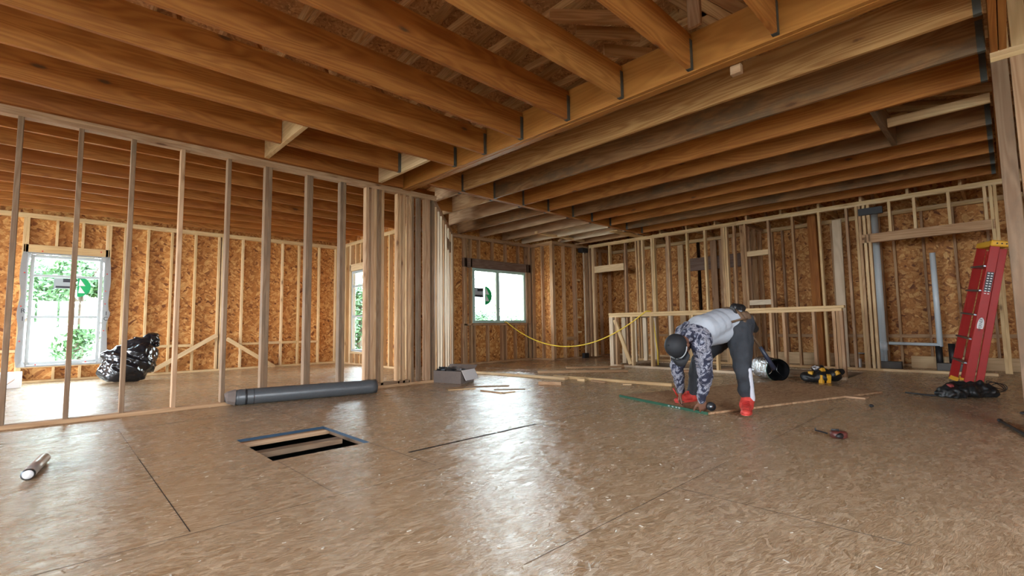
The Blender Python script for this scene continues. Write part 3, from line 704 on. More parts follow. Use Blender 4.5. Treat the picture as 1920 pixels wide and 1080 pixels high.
# ================================================================ OUTSIDE
o = box('ground', (-60, -60, -3.2), (80, 90, -2.75), M_GROUND); o['kind'] = 'structure'
o = box('ground_yard', (5.06, 8.2, -2.7), (60, 80, -.55), M_GROUND); o['kind'] = 'structure'
o = box('ground_yard_back', (-40, 11.3, -2.7), (5.06, 80, -.55), M_GROUND); o['kind'] = 'structure'
def tree(x, y, h, rad, lab, n=2600, z0=-.55, low=.25, seed=1):
    rnd = random.Random(seed); t = thing('tree', lab, 'tree', (x, y, z0), 'trees seen through the windows')
    tube('trunk', [(x, y, z0), (x+.05, y, z0+h*.4), (x, y+.1, z0+h*.85)], [.13, .1, .03], M_BARK, t)
    for k in range(5):
        a = k*1.3; tube('branch', [(x, y, z0+h*(.35+.08*k)), (x+math.cos(a)*rad*.7, y+math.sin(a)*rad*.7, z0+h*(.5+.09*k))], [.05, .015], M_BARK, t, seg=7)
    bm = bmesh.new(); cs = [(Vector((rnd.gauss(0, .45)*rad, rnd.gauss(0, .45)*rad, h*(low+(1-low)*rnd.random()))), rad*rnd.uniform(.28, .5)) for _ in range(16)]
    for _ in range(n):
        c, r_ = rnd.choice(cs); d = Vector((rnd.gauss(0, 1), rnd.gauss(0, 1), rnd.gauss(0, 1))).normalized()*r_*rnd.random()**.4
        p = c + d; s = rnd.uniform(.05, .11); a = Vector((rnd.gauss(0, 1), rnd.gauss(0, 1), rnd.gauss(0, 1))).normalized(); b = a.orthogonal().normalized()
        bm.faces.new([bm.verts.new(p+q) for q in (a*s, b*s*.5, -a*s, -b*s*.5)])
    from_bm('foliage', bm, M_LEAF, t, Matrix.Translation((x, y, z0)))
tree(.55, 17.5, 3.6, 1.0, 'leafy tree behind the left room window, larger and on its right', seed=3, n=4200)
tree(-.7, 19.5, 4.4, .9, 'leafy tree behind the left room window above the white house', seed=5, low=.55)
tree(13.5, 16.0, 2.1, 1.2, 'low bush behind the left pane of the sliding window', seed=6, n=3200, low=.1)
tree(15.9, 16.2, 1.8, 1.1, 'low bush behind the right pane of the sliding window', seed=8, n=3000, low=.1)
tree(7.5, 15.2, 3.4, 1.0, 'tree behind the narrow window of the left room corner', seed=9, n=3500, low=.1)
h = thing('neighbour_house', 'white neighbouring house seen low in the left room window', 'house', (-1.6, 22, -.55))
box('house_wall', (-4.2, 21.5, -.55), (.35, 25, 1.5), M_SIDING, h)
bm = bmesh.new()
P = [(-4.5, 21.2, 1.45), (.65, 21.2, 1.45), (.65, 25.3, 1.45), (-4.5, 25.3, 1.45), (-4.5, 23.2, 2.5), (.65, 23.2, 2.5)]
V = [bm.verts.new(p) for p in P]
for f_ in ((0, 1, 5, 4), (3, 4, 5, 2), (0, 4, 3), (1, 2, 5), (0, 3, 2, 1)): bm.faces.new([V[i] for i in f_])
from_bm('house_roof', bm, M_SIDING, h)

# ================================================================ LOOSE THINGS
def lump(name, c, s, mat, seed, amp=.25, fr=4, sub=4, parent=None, flatz=None, ridge=True, M=None):
    bm = bmesh.new(); bmesh.ops.create_icosphere(bm, subdivisions=sub, radius=1.0)
    for v in bm.verts:
        d = v.co.normalized(); n = noise.fractal(d*fr + Vector((seed*3.3, seed, 0)), 1.0, 2.0, 4)
        if ridge: n = .5-abs(n)*1.6
        q = d*(1+amp*n); q = Vector((q.x*s[0], q.y*s[1], q.z*s[2]))
        v.co = q
    if flatz is not None:
        for v in bm.verts: v.co.z = max(v.co.z, flatz)
    return from_bm(name, bm, mat, parent, Matrix.Translation(Vector(c)) @ (M or Matrix()), True)
class Soup:
    def __init__(s): s.v = []; s.f = []
UNIT = {}
def unit_sphere(u, v):
    if (u, v) not in UNIT:
        P = [Vector((0, 0, 1))] + [Vector((math.sin(PI*j/v)*math.cos(2*PI*i/u), math.sin(PI*j/v)*math.sin(2*PI*i/u), math.cos(PI*j/v))) for j in range(1, v) for i in range(u)] + [Vector((0, 0, -1))]
        Fc = [(0, 1+i, 1+(i+1) % u) for i in range(u)]
        for j in range(v-2):
            for i in range(u): a = 1+j*u; Fc.append((a+i, a+u+i, a+u+(i+1) % u, a+(i+1) % u))
        b = 1+(v-2)*u; e = len(P)-1
        Fc += [(b+i, e, b+(i+1) % u) for i in range(u)]
        UNIT[(u, v)] = (P, Fc)
    return UNIT[(u, v)]
def voxel_union(name, build, mat, vox=.008, smooth=4, parent=None, disp=None, M=None):
    bm = Soup(); build(bm)
    me = bpy.data.meshes.new(name+'_src'); me.from_pydata(bm.v, [], bm.f)
    o = bpy.data.objects.new(name+'_src', me); COL.objects.link(o)
    m = o.modifiers.new('r', 'REMESH'); m.mode = 'VOXEL'; m.voxel_size = vox
    if smooth:
        s = o.modifiers.new('s', 'SMOOTH'); s.iterations = smooth; s.factor = .5
    dg = bpy.context.evaluated_depsgraph_get(); dg.update()
    me2 = bpy.data.meshes.new_from_object(o.evaluated_get(dg)); bpy.data.objects.remove(o)
    me2.name = name; me2.materials.clear(); 
    for mm in (mat if isinstance(mat, list) else [mat]): me2.materials.append(mm)
    for p in me2.polygons: p.use_smooth = True
    if disp:
        src = [(Vector(v.co), Vector(v.normal)) for v in me2.vertices]
        me2.vertices.foreach_set('co', [q for p_, n_ in src for q in disp(p_, n_)]); me2.update()
    c = Vector((0, 0, 0))
    for v in me2.vertices: c += v.co
    c /= max(1, len(me2.vertices)); me2.transform(Matrix.Translation(-c))
    o2 = bpy.data.objects.new(name, me2)
    return place(o2, Matrix.Translation(c), parent)
def sph(bm, c, r, s=(1, 1, 1), R=None, u=14, v=10):
    P, Fc = unit_sphere(u, v)
    T = Matrix.Translation(Vector(c)) @ (R.to_4x4() if R else Matrix()) @ Matrix.Diagonal((r*s[0], r*s[1], r*s[2], 1))
    n = len(bm.v); bm.v.extend([(T @ p)[:] for p in P]); bm.f.extend([tuple(i+n for i in f) for f in Fc])
def caps(bm, a, ra, b, rb, s=(1, 1, 1), R=None, n=None):
    a = Vector(a); b = Vector(b); n = n or max(2, int((b-a).length/(min(ra, rb)*.45)))
    for i in range(n+1):
        t = i/n; sph(bm, a.lerp(b, t), ra+(rb-ra)*t, s, R)

# bin bag in left room
c = Vector((.95, 10.0, 0))
def bag(bm):
    sph(bm, c+Vector((0, 0, .27)), .36, (1.02, .8, .78)); sph(bm, c+Vector((-.08, 0, .18)), .3, (1, .9, .6)); sph(bm, c+Vector((.12, 0, .40)), .26)
    caps(bm, c+Vector((.05, 0, .52)), .17, c+Vector((.22, 0, .66)), .10); caps(bm, c+Vector((.22, 0, .66)), .10, c+Vector((.36, .02, .74)), .035); caps(bm, c+Vector((.34, .02, .72)), .05, c+Vector((.36, .0, .60)), .04)
    caps(bm, c+Vector((-.3, 0, .42)), .05, c+Vector((.1, 0, .62)), .09)
def bagd(p, n):
    q = p-c; a = noise.noise(q*5); b = abs(noise.noise(Vector((q.x*3+q.z*6, q.y*6, q.z*2))))
    p = p + n*(.03*a - .075*b+.02 + .012*noise.noise(q*22)); p.z = max(p.z, .004); return p
tag(voxel_union('bin_bag', bag, M_BLACKP, .014, 3, None, bagd), 'stuffed black plastic bin bag standing in the left room', 'bin bag')
# white box and cardboard at left edge
t = thing('white_carton', 'white carton on the left room floor at the wall', 'box', (-.55, 10.55, 0))
box('carton_body', (-.85, 10.3, 0), (-.28, 10.75, .22), M_CARDW, t, .004)
t = thing('brown_carton', 'open brown cardboard box in front of the white carton', 'box', (-.55, 9.9, 0))
box('box_body', (-.75, 9.75, 0), (-.42, 10.0, .10), M_CARD, t, .003)
board('box_flap', (-.75, 9.74, .10), (-.42, 9.74, .10), .12, .006, M_YEL, t, up=(0, .6, .8)); board('box_flap', (-.41, 9.88, .09), (-.33, 9.88, .16), .24, .006, M_CARD, t)
# felt roll
ra = .085
A = atz(432, 762, 0)+Vector((.03, .03, ra)); B = atz(712, 738, 0)+Vector((0, .1, ra))
A.z = ra; B.z = ra
t = thing('felt_roll', 'long dark grey roll of roofing felt lying along the open partition', 'roll', (A+B)/2-Vector((0, 0, ra)))
n = 24; tube('rolled_felt', [A.lerp(B, i/n) for i in range(n+1)], [ra*(.86 if i == 0 else 1)+.0015*math.sin(i*2.3) for i in range(n+1)], M_ROLL, t, seg=28)
dirn = (B-A).normalized()
tube('torn_wrapper', [A-dirn*.075, A-dirn*.05+Vector((0, 0, .004)), A+dirn*.02], [.05, .068, .089], M_CARDG, t, seg=9, smooth=False)
tube('tape_band', [A+dirn*.11, A+dirn*.13], ra*1.01, M_BLACK, t, seg=28); tube('tape_band', [A+dirn*.19, A+dirn*.20], ra*1.01, M_BLACK, t, seg=28)
tube('tube_core', [A-dirn*.078, A-dirn*.06], .04, M_BLACK, t, seg=14)
# carton of metal connectors
A = atz(811, 717); Bp = atz(864, 720); C = atz(877, 704)
ux = (Bp-A).normalized(); uy = (C-Bp); uy = (uy-ux*uy.dot(ux)).normalized()
LX, LY, HB = (Bp-A).length, .33, .17
t = thing('connector_box', 'open grey cardboard box full of metal connectors by the angled partition', 'box', A)
R = Matrix((ux, uy, Vector((0, 0, 1)))).transposed().to_4x4()
def bxp(n, cx, cy, cz, sx, sy, sz, m, rot=None, parent=t):
    bm = bmesh.new(); bm_box(bm, (0, 0, 0), (sx, sy, sz), M=rot, bev=.001); return from_bm(n, bm, m, parent, Matrix.Translation(A+ux*cx+uy*cy+Vector((0, 0, cz))) @ R)
bxp('box_bottom', LX/2, LY/2, .004, LX, LY, .008, M_CARDG)
for cx, cy, sx, sy in ((LX/2, .003, LX, .006), (LX/2, LY-.003, LX, .006), (.003, LY/2, .006, LY-.012), (LX-.003, LY/2, .006, LY-.012)): bxp('box_side', cx, cy, HB/2+.004, sx, sy, HB, M_CARDG)
bxp('box_flap', LX+.05, LY/2, HB-.05, .006, LY, .16, M_CARDW, Matrix.Rotation(-.5, 4, 'Y')); bxp('box_flap', LX/2, LY+.05, HB+.03, LX, .006, .12, M_CARDG, Matrix.Rotation(-.9, 4, 'X'))
for k in range(10):
    a = .075+(LX-.15)*(k % 3)/2; b_ = .06+(LY-.12)*(k//3)/3
    bm = bmesh.new(); Rr = Matrix.Rotation(random.uniform(-.4, .4), 4, 'Z') @ Matrix.Rotation(random.uniform(-.4, .4), 4, 'X')
    bm_box(bm, (0, 0, 0), (.10, .05, .002), M=Rr); bm_box(bm, (0, 0, .02), (.10, .002, .04), M=Rr)
    o = from_bm('metal_connector', bm, M_STEEL, None, Matrix.Translation(A+ux*a+uy*b_+Vector((0, 0, HB-.012+.008*(k % 4)))) @ R); tag(o, 'small galvanised metal connector heaped in the grey box', 'connector', 'metal connectors in the cardboard box')
# loose lumber
def loose(name, a, b, t_, w_, lab, mat=M_STUDY, z=0.0, cat='lumber', grp='lumber pieces lying on the floor'):
    A = atz(*a); B = atz(*b); A.z = B.z = z+w_/2
    o = board(name, A, B, t_, w_, mat); tag(o, lab, cat, grp); return o
loose('lumber_length', (879, 699), (1062, 712), .089, .038, 'long pale stud on the floor, first half nearest the connector box')
loose('lumber_length', (1040, 708), (1262, 724), .089, .038, 'long pale stud on the floor continuing towards the worker', M_STUDY)
loose('lumber_length', (1008, 699), (1176, 697), .14, .038, 'wide brown stud lying behind the long pale studs', M_STUD)
loose('lumber_length', (1062, 695), (1170, 693), .06, .03, 'thin stud stacked on the wide brown stud', M_STUD, z=.038)
loose('lumber_length', (942, 695), (1010, 698), .05, .01, 'thin dark strip beside the wide brown stud', M_STUDG)
loose('lumber_offcut', (912, 690), (958, 691), .05, .01, 'thin dark strip below the sliding window', M_STUDG)
loose('lumber_offcut', (1010, 721), (1053, 722), .045, .045, 'thick short block in front of the long pale studs', M_STUD)
loose('lumber_offcut', (1084, 714), (1098, 715), .06, .04, 'tiny cube block against the long pale stud')
loose('lumber_offcut', (1110, 715), (1136, 718), .05, .02, 'flat scrap touching the long pale stud', M_STUD)
loose('lumber_offcut', (1168, 722), (1184, 722), .06, .02, 'small yellow scrap block nearest the loose panel')
loose('lumber_offcut', (1160, 690), (1168, 691), .07, .07, 'small dark block standing on the stacked studs end', M_STUD, z=.0)
loose('lumber_offcut', (836, 729), (870, 726), .03, .012, 'short dark strip leftmost of the strips by the cardboard box', M_STUDG)
loose('lumber_offcut', (840, 732), (892, 729), .03, .012, 'pale strip crossing under the leftmost dark strip', M_STUDY)
loose('lumber_offcut', (873, 726), (955, 724), .035, .014, 'dark long strip behind the other thin strips', M_STUDG)
loose('lumber_offcut', (902, 733), (945, 738), .035, .012, 'brown strip of the V pair nearest the camera', M_STUD)
loose('lumber_offcut', (938, 738), (965, 735), .03, .010, 'short brown strip closing the V pair', M_STUDY)
loose('lumber_offcut', (926, 731), (985, 730), .03, .010, 'brown strip right of the V pair', M_STUDG)
loose('lumber_offcut', (1582, 744), (1626, 748), .12, .018, 'pale flat offcut beside the loose panel corner', M_STUD)
loose('lumber_length', (1270, 698), (1395, 694), .089, .038, 'stud lying on the floor behind the worker', M_STUD)
# loose OSB sheet
A, B, C = atz(1162, 744), atz(1328, 778), atz(1588, 730)
u = (B-A); v = (C-B); v = v - u.normalized()*v.dot(u.normalized())
t = thing('osb_panel', 'loose strand board panel on the floor under the worker', 'panel', (A+B+C)/3)
bm = bmesh.new()
P4 = [A, B, B+v, A+v]; lo = [bm.verts.new(p+Vector((0, 0, .002))) for p in P4]; hi_ = [bm.verts.new(p+Vector((0, 0, .02))) for p in P4]
bm.faces.new(hi_); bm.faces.new(lo[::-1])
for k in range(4): bm.faces.new((lo[k], lo[(k+1) % 4], hi_[(k+1) % 4], hi_[k]))
bmesh.ops.recalc_face_normals(bm, faces=bm.faces); from_bm('panel_sheet', bm, M_OSBP, t)
nrm = -v.normalized()
o = board('painted_edge', A+nrm*.004+Vector((0, 0, .012)), B+nrm*.004+Vector((0, 0, .012)), .008, .024, M_GREEN, t, bev=0); o['label'] = 'green painted panel edge'
for k in (.62, .66, .70, .73):
    bm = bmesh.new(); bm_box(bm, (0, 0, 0), (.022, .001, .012), M=axes(u, (0, 0, 1)).to_4x4()); from_bm('edge_print', bm, M_STW, t, Matrix.Translation(A.lerp(B, k)+nrm*.0088+Vector((0, 0, .012))))
# yellow hose from the window sill to the half wall
p0 = Vector((7.54, 8.0, .90)); p1 = Vector((7.88, 4.62, 1.046))
pts = [Vector((7.54, 8.07, .905))] + catenary(p0, p1, .60, 46) + [Vector((7.95, 4.58, 1.044)), Vector((8.00, 4.57, 1.02)), Vector((8.02, 4.56, .90)), Vector((8.03, 4.50, .3)), Vector((8.03, 4.5, .06))]
tag(tube('yellow_hose', pts, .0105, M_CORD, seg=9), 'yellow hose sagging from the sliding window to the half wall', 'hose')
# silver cartridge
A = atz(52, 900)+Vector((0, 0, .0)); B = atz(82, 868); A.z = B.z = .030
t = thing('silver_cartridge', 'silver tube cartridge lying on the near left floor', 'cartridge', A-Vector((0, 0, .03)))
d = (B-A).normalized()
tube('tube_body', [A, B], .030, M_SILV, t, 22); tube('rim', [A-d*.004, A+d*.006], .0315, M_STEEL, t, 22); tube('end_cup', [A-d*.006, A-d*.004], .024, M_CARDW, t, 18)
# chalk reel
c = atz(1573, 822); c.z = 0
t = thing('chalk_reel', 'dark red chalk line reel lying on the floor by itself', 'chalk reel', c)
tube('reel_case', [c+Vector((-.0, -.0, .004)), c+Vector((0, 0, .012)), c+Vector((0, 0, .042)), c+Vector((0, 0, .05))], [.040, .052, .052, .040], plain('maroon_plastic', (.10, .025, .02), .4), t, 20)
tube('crank', [c+Vector((0, 0, .05)), c+Vector((0, 0, .06)), c+Vector((-.045, .03, .062))], .006, M_BLACK, t, 8)
tube('spout', [c+Vector((-.04, -.02, .028)), c+Vector((-.09, -.01, .03))], [.02, .01], M_BLACK, t, 10)
tube('hook', [c+Vector((-.03, .06, .03)), c+Vector((-.055, .11, .045)), c+Vector((-.075, .12, .05)), c+Vector((-.08, .12, .065))], .005, M_BLACK, t, 8)
# dark rod lower right
A = atz(1876, 792)+Vector((0, 0, .012)); B = Vector((4.3, -.16, .012))
t = thing('pry_bar', 'dark metal bar on the floor beside the end post', 'bar', A); tube('bar_shaft', [A, A.lerp(B, .5), B], .011, M_BLACK, t, 10); tube('bar_tip', [A+(A-B).normalized()*.03, A+(B-A)*.01], [.014, .016], M_BLACK, t, 10)
# yellow tool bundle
c = atz(1540, 716); c.z = 0
t = thing('tool_bag', 'black and yellow tool bag slumped beside the half wall', 'tool bag', c)
def tb(bm):
    sph(bm, c+Vector((0, 0, .08)), .14, (1.2, 1.0, .75)); sph(bm, c+Vector((-.1, .12, .06)), .1, (1.2, 1, .7)); sph(bm, c+Vector((.06, -.12, .09)), .10, (1.1, 1, .8)); caps(bm, c+Vector((-.05, .05, .1)), .05, c+Vector((.03, .0, .19)), .04); caps(bm, c+Vector((.1, -.12, .1)), .05, c+Vector((.16, -.2, .14)), .035)
def tbd(p, n): q = p-c; p = p+n*.035*noise.noise(q*9); p.z = max(.003, p.z); return p
voxel_union('bag_body', tb, M_BLACKC, .012, 2, t, tbd)
yl = Vector((.72, -.69, 0))
for i, (a_, b_, z_) in enumerate(((-.13, 0, .12), (-.03, -.05, .15), (.06, -.03, .12), (-.08, -.12, .05), (.0, -.14, .06), (.12, -.1, .11))):
    bm = bmesh.new(); bm_box(bm, (0, 0, 0), (.11, .05, .05), M=Matrix.Rotation(i*.9, 4, 'Z') @ Matrix.Rotation(i*.5, 4, 'Y'), bev=.005)
    from_bm('yellow_pocket', bm, M_YEL, t, Matrix.Translation(c+yl*a_+Vector((.69, .72, 0))*b_*1.1+Vector((0, 0, z_))))
lump('foil_ball', c+Vector((0, .05, .18)), (.06, .06, .04), M_FOIL, 3, .3, 4, 3, t)
tube('tool_handle', [c+yl*.12+Vector((0, 0, .12)), c+yl*.27+Vector((0, 0, .05))], [.03, .025], M_BLACK, t, 10)
# foil duct
A = atz(1404, 700); B = atz(1460, 716); A.z = B.z = .158
t = thing('foil_duct', 'silver foil flexible duct piece with a black open mouth', 'duct', (A+B)/2-Vector((0, 0, .158)))
A = B + (A-B).normalized()*.58
pts = [A.lerp(B, i/40) for i in range(41)]
tube('foil_jacket', pts, [.147+.008*math.sin(i*2.1)+.004*math.sin(i*.9) for i in range(41)], M_FOIL, t, 30, caps=False)
d = (B-A).normalized()
tube('duct_liner', [B+d*.004, A+d*.05], .136, M_BLACK, t, 26, caps=False); tube('mouth_rim', [B-d*.01, B+d*.006], [.152, .150], M_GREEN, t, 30, caps=False)
tube('duct_back', [A, A+d*.01], .14, M_BLACK, t, 26)
tube('wire_loop', [B+d*.01+Vector((0, 0, .09)), B+d*.03+Vector((-.03, .02, .0)), B+d*.02+Vector((.03, -.04, -.09))], .003, M_STEEL, t, 6)
# vent pipes
t = thing('vent_pipe', 'tall white vent pipe standing behind the tall partition', 'pipe', (10.25, 1.53, 0))
q0, q1 = atx(1659, 688, 10.25), atx(1641, 392, 10.25)
tube('pipe_riser', [(q0.x, q0.y, .122), (q1.x, q0.y-.01, 2.72)], .052, M_PIPE, t, 20)
tube('pipe_coupling', [(q0.x, q0.y, .30), (q0.x, q0.y, .44)], .062, M_PIPE, t, 20); tube('pipe_cap', [(q0.x, q0.y-.01, 2.70), (q0.x, q0.y-.01, 2.75)], .058, M_PIPE, t, 20)
t = thing('drain_pipe', 'shorter blue-white drain pipe with a horizontal branch', 'pipe', (10.5, .82, 0))
q0, q1 = atx(1763, 650, 10.5), atx(1750, 474, 10.5)
tube('pipe_riser', [(10.5, q0.y, .37), (10.5, q0.y, q1.z)], .040, M_PIPE, t, 18); tube('pipe_branch', [(10.5, q0.y, .40), (10.4, 1.46, .42)], .026, M_PIPE, t, 14)
tube('black_stub', [(10.5, q0.y+.02, .0), (10.5, q0.y+.02, .38)], .045, M_BLACK, t, 14); tube('black_stub', [(10.5, q0.y-.14, .0), (10.5, q0.y-.14, .42)], .045, M_BLACK, t, 14)
for i, (y, lab) in enumerate(((1.50, 'dark block at the foot of the tall vent pipe'), (.72, 'dark block at the foot of the black pipe stubs'))):
    tag(box('pipe_block', (10.18, y-.22, 0), (10.32, y+.12, .12), M_CONC, None, .006), lab, 'block')
t = thing('water_stub', 'pair of short white pipe stubs under the partition', 'pipe', (9.95, 1.72, 0))
for dy in (0, .12): tube('pipe_stub', [(9.95, 1.68+dy, 0), (9.95, 1.68+dy, .17)], .022, M_CARDW, t, 12)
tube('valve', [(9.95, 1.66, .26), (9.95, 1.84, .26)], .012, M_STEEL, t, 8)
tag(box('pipe_clamp', (9.6, 1.30, 2.55), (9.66, 1.62, 2.66), M_BLACK), 'dark flat plate clamping the top of tall vent pipe', 'plate')

# ================================================================ STEP LADDER
Bt = atx(1822, 724, 7.9); Bt.z = 0.0; Tp = atx(1876, 458, 7.9)
ldir = (Tp-Bt).normalized(); L = (Tp-Bt).length
wd = Vector((.95, .30, 0)).normalized(); wd = (wd-ldir*wd.dot(ldir)).normalized(); vd = wd.cross(ldir).normalized()   # band direction
if vd.dot(Vector((0, 1, 0))) < 0: vd = -vd
t = thing('step_ladder', 'red folded step ladder with yellow top leaning by the end post', 'ladder', Bt)
Rl = lambda: Matrix((vd, wd, ldir)).transposed().to_4x4()
def lb(n, v_, w_, z0, z1, sv, sw, m, parent=t, splay=0.0, bev=.003):
    p0 = Bt + vd*(v_) + wd*(w_-splay) + ldir*z0; p1 = Bt + vd*(v_*.8) + wd*w_ + ldir*z1
    return board(n, p0, p1, sv, sw, m, parent, up=wd, bev=bev)
for s, w0 in ((1, .0), (-1, .42)):
    sp = .06*s
    lb('front_rail', .055, w0, .03, L-.02, .085, .028, M_RED, t, sp); lb('rear_rail', -.045, w0+.02*s, .05, L-.05, .07, .024, M_RED, t, sp)
    lb('foot', .055, w0-sp, .0, .05, .09, .034, M_YEL, t); lb('foot', -.045, w0-sp, .02, .07, .075, .03, M_YEL, t)
for k in range(6):
    z = .28+k*.29
    if z < L-.1:
        o = board('step', Bt+vd*(.085*(1-.2*z/L))+wd*(-.05*(1-z/L))+ldir*z, Bt+vd*(.085*(1-.2*z/L))+wd*(.42+.05*(1-z/L))+ldir*z, .08, .02, M_STEEL, t, up=ldir)
bm = bmesh.new(); bm_box(bm, (0, 0, 0), (.17, .50, .07), M=None, bev=.012)
cap = from_bm('top_cap', bm, M_YEL, t, Matrix.Translation(Bt+ldir*(L+.005)+wd*.21+vd*.005) @ Rl())
for k in (-1, 0, 1):
    bm = bmesh.new(); bmesh.ops.create_cone(bm, cap_ends=True, segments=10, radius1=.008, radius2=.008, depth=.004)
    from_bm('cap_hole', bm, M_BLACK, cap, Matrix.Translation(Bt+ldir*(L+.005)-wd*.041+vd*(.04*k)) @ Rl() @ Matrix.Rotation(PI/2, 4, 'X'))
# warning label and maker's oval on the near rail
rail = lambda z: Bt + ldir*z + vd*.052*(1-.2*z/L) - wd*(.06*(1-z/L)+.0150)
lz = L*.70
bm = bmesh.new(); bm_box(bm, (0, 0, 0), (.062, .0015, .36), M=None); lab = from_bm('safety_label', bm, M_STB, t, Matrix.Translation(rail(lz)) @ Rl())
bm = bmesh.new()
for k in range(12):
    for s in (-1, 1): bm_box(bm, (s*.014, -.0012, -.165+k*.03), (.018, .001, .012))
from_bm('label_print', bm, M_WHITEP, lab, Matrix.Translation(rail(lz)) @ Rl())
bm = bmesh.new(); bmesh.ops.create_cone(bm, cap_ends=True, segments=30, radius1=1, radius2=1, depth=.002)
for v in bm.verts: v.co = Vector((v.co.x*.030, v.co.z, v.co.y*.085))
ov = from_bm('maker_oval', bm, M_WHITEP, t, Matrix.Translation(rail(L*.44)) @ Rl())
text('maker_name', 'WERNER', .038, rail(L*.44)-wd*.0025, ldir, -vd if False else (ldir.cross(wd)), M_STB, ov)
# black tarpaulin heap
c = atz(1812, 747)+Vector((.12, .0, 0)); c.z = 0
ex = Vector((.72, -.69, 0))
t = thing('black_tarp_heap', 'crumpled black cloth heap with cord loops at the ladder foot', 'cloth heap', c)
def th(bm):
    for (a_, b_, z_, r_) in ((-.18, 0, .04, .10), (-.08, .03, .05, .12), (.03, 0, .05, .11), (.13, .02, .06, .12), (.21, 0, .04, .09), (0, .1, .05, .12), (-.24, .02, .03, .06)):
        sph(bm, c+ex*a_+Vector((.69, .72, 0))*b_+Vector((0, 0, z_)), r_, (1, 1, .75))
def thd(p, n): q = p-c; p = p+n*(.04*noise.noise(q*11)+.02*noise.noise(q*25)); p.z = max(.003, p.z); return p
voxel_union('tarp_cloth', th, M_BLACKC, .011, 2, t, thd)
for k in range(3):
    pts = [c+ex*(.25+.09*(1-math.cos(a_))+.012*k)+Vector((0, 0, .09+.045*math.sin(a_+k*.5)+.01*k))+Vector((.69, .72, 0))*(.03*k) for a_ in [i*2*PI/18 for i in range(19)]]
    tube('cord_loop', pts, .004, M_BLACK, t, 6)
tube('strap', [c-ex*.2+Vector((0, 0, .02)), atz(1745, 743)+Vector((0, 0, .01)), atz(1698, 738)+Vector((0, 0, .012))], [.012, .01, .008], M_BLACK, t, 8)
tag(lump('red_rag', c+ex*(-.17)+Vector((0, 0, .12)), (.045, .03, .02), plain('pink_cloth', (.35, .06, .06), .8), 5, .3, 3, 3), 'small pink rag on top of the black cloth heap', 'rag')
for px, py, lab in ((1634, 763, 'small dark scrap on the floor right of the worker'), (1743, 697, 'tiny round black knob on the floor near pipes'), (1919, 777, 'small dark chip at the edge near the end post')):
    p = atz(px, py); tag(lump('floor_scrap', (p.x, p.y, .012), (.025, .02, .012), M_BLACK, px, .3, 2, 2), lab, 'scrap')
# wood chips
bm = bmesh.new(); rnd = random.Random(4)
for _ in range(800):
    if rnd.random() < .6: x, y = rnd.gauss(2.9, 1.3), rnd.gauss(2.9, 1.2)
    else: x, y = rnd.uniform(-.5, 8), rnd.uniform(.2, 7)
    if not (-1 < x < 9 and 0.2 < y < 7.3) or (HOLE[0]-.03 < x < HOLE[1]+.03 and HOLE[2]-.03 < y < HOLE[3]+.03) or (x > 7.8): continue
    if x*.719-y*.695 > 2.2: continue
    a = rnd.uniform(0, PI); l = rnd.uniform(.004, .02)*(1.8 if rnd.random() < .06 else 1); w_ = l*rnd.uniform(.2, .5)
    bm_box(bm, (x, y, .0015), (l, w_, .001), M=Matrix.Rotation(a, 4, 'Z') @ Matrix.Rotation(rnd.uniform(-.1, .1), 4, 'Y'))
o = from_bm('wood_chips', bm, plain('pale_wood_chip', (.72, .66, .55), .6)); tag(o, 'scattered pale wood chips on the middle of the floor', 'wood chips', kind='stuff')

# ================================================================ WORKER
FX = Vector((-.93, .37, 0)).normalized(); LX_ = Vector((-FX.y, FX.x, 0)); UP = Vector((0, 0, 1))   # facing, own left, up
footL, footR = Vector((4.46, 1.66, .02)), Vector((4.72, 2.30, .02))
hipC = atd(1381, 606, 4.47); hipL = atd(1386, 613, 4.38); hipR = atd(1370, 610, 4.56)
kneeL = atd(1393, 693, 4.22); ankL = atd(1403, 748, 4.28)
kneeR = atd(1310, 676, 4.72); ankR = atd(1299, 738, 4.86)
waist = atd(1352, 605, 4.42); chest = atd(1318, 617, 4.33); neck = atd(1290, 636, 4.24)
shL = atd(1314, 646, 4.12); shR = atd(1284, 624, 4.44)
elL = atd(1323, 703, 4.20); wrL = atd(1314, 749, 4.27)
elR = atd(1269, 688, 4.50); wrR = atd(1277, 733, 4.60)
head = atd(1270, 648, 4.14)
hcrown = (FX*.93 + UP*.05 - Vector((.2, .2, 0))).normalized(); hface = (-UP*.97 - FX*.1).normalized(); hface = (hface-hcrown*hface.dot(hcrown)).normalized(); hleft = hcrown.cross(hface)
RH = Matrix((hface, hleft, hcrown)).transposed()
if RH.determinant() < 0: hleft = -hleft; RH = Matrix((hface, hleft, hcrown)).transposed()
wk = thing('person', 'worker in black cap, grey shirt with camo sleeves, bent double over the loose panel', 'person', (footL+footR)/2-UP*.02)
sp = (chest-waist).normalized(); sl = LX_; sb = sp.cross(sl).normalized()
RT_ = Matrix((sp, sl, sb)).transposed()
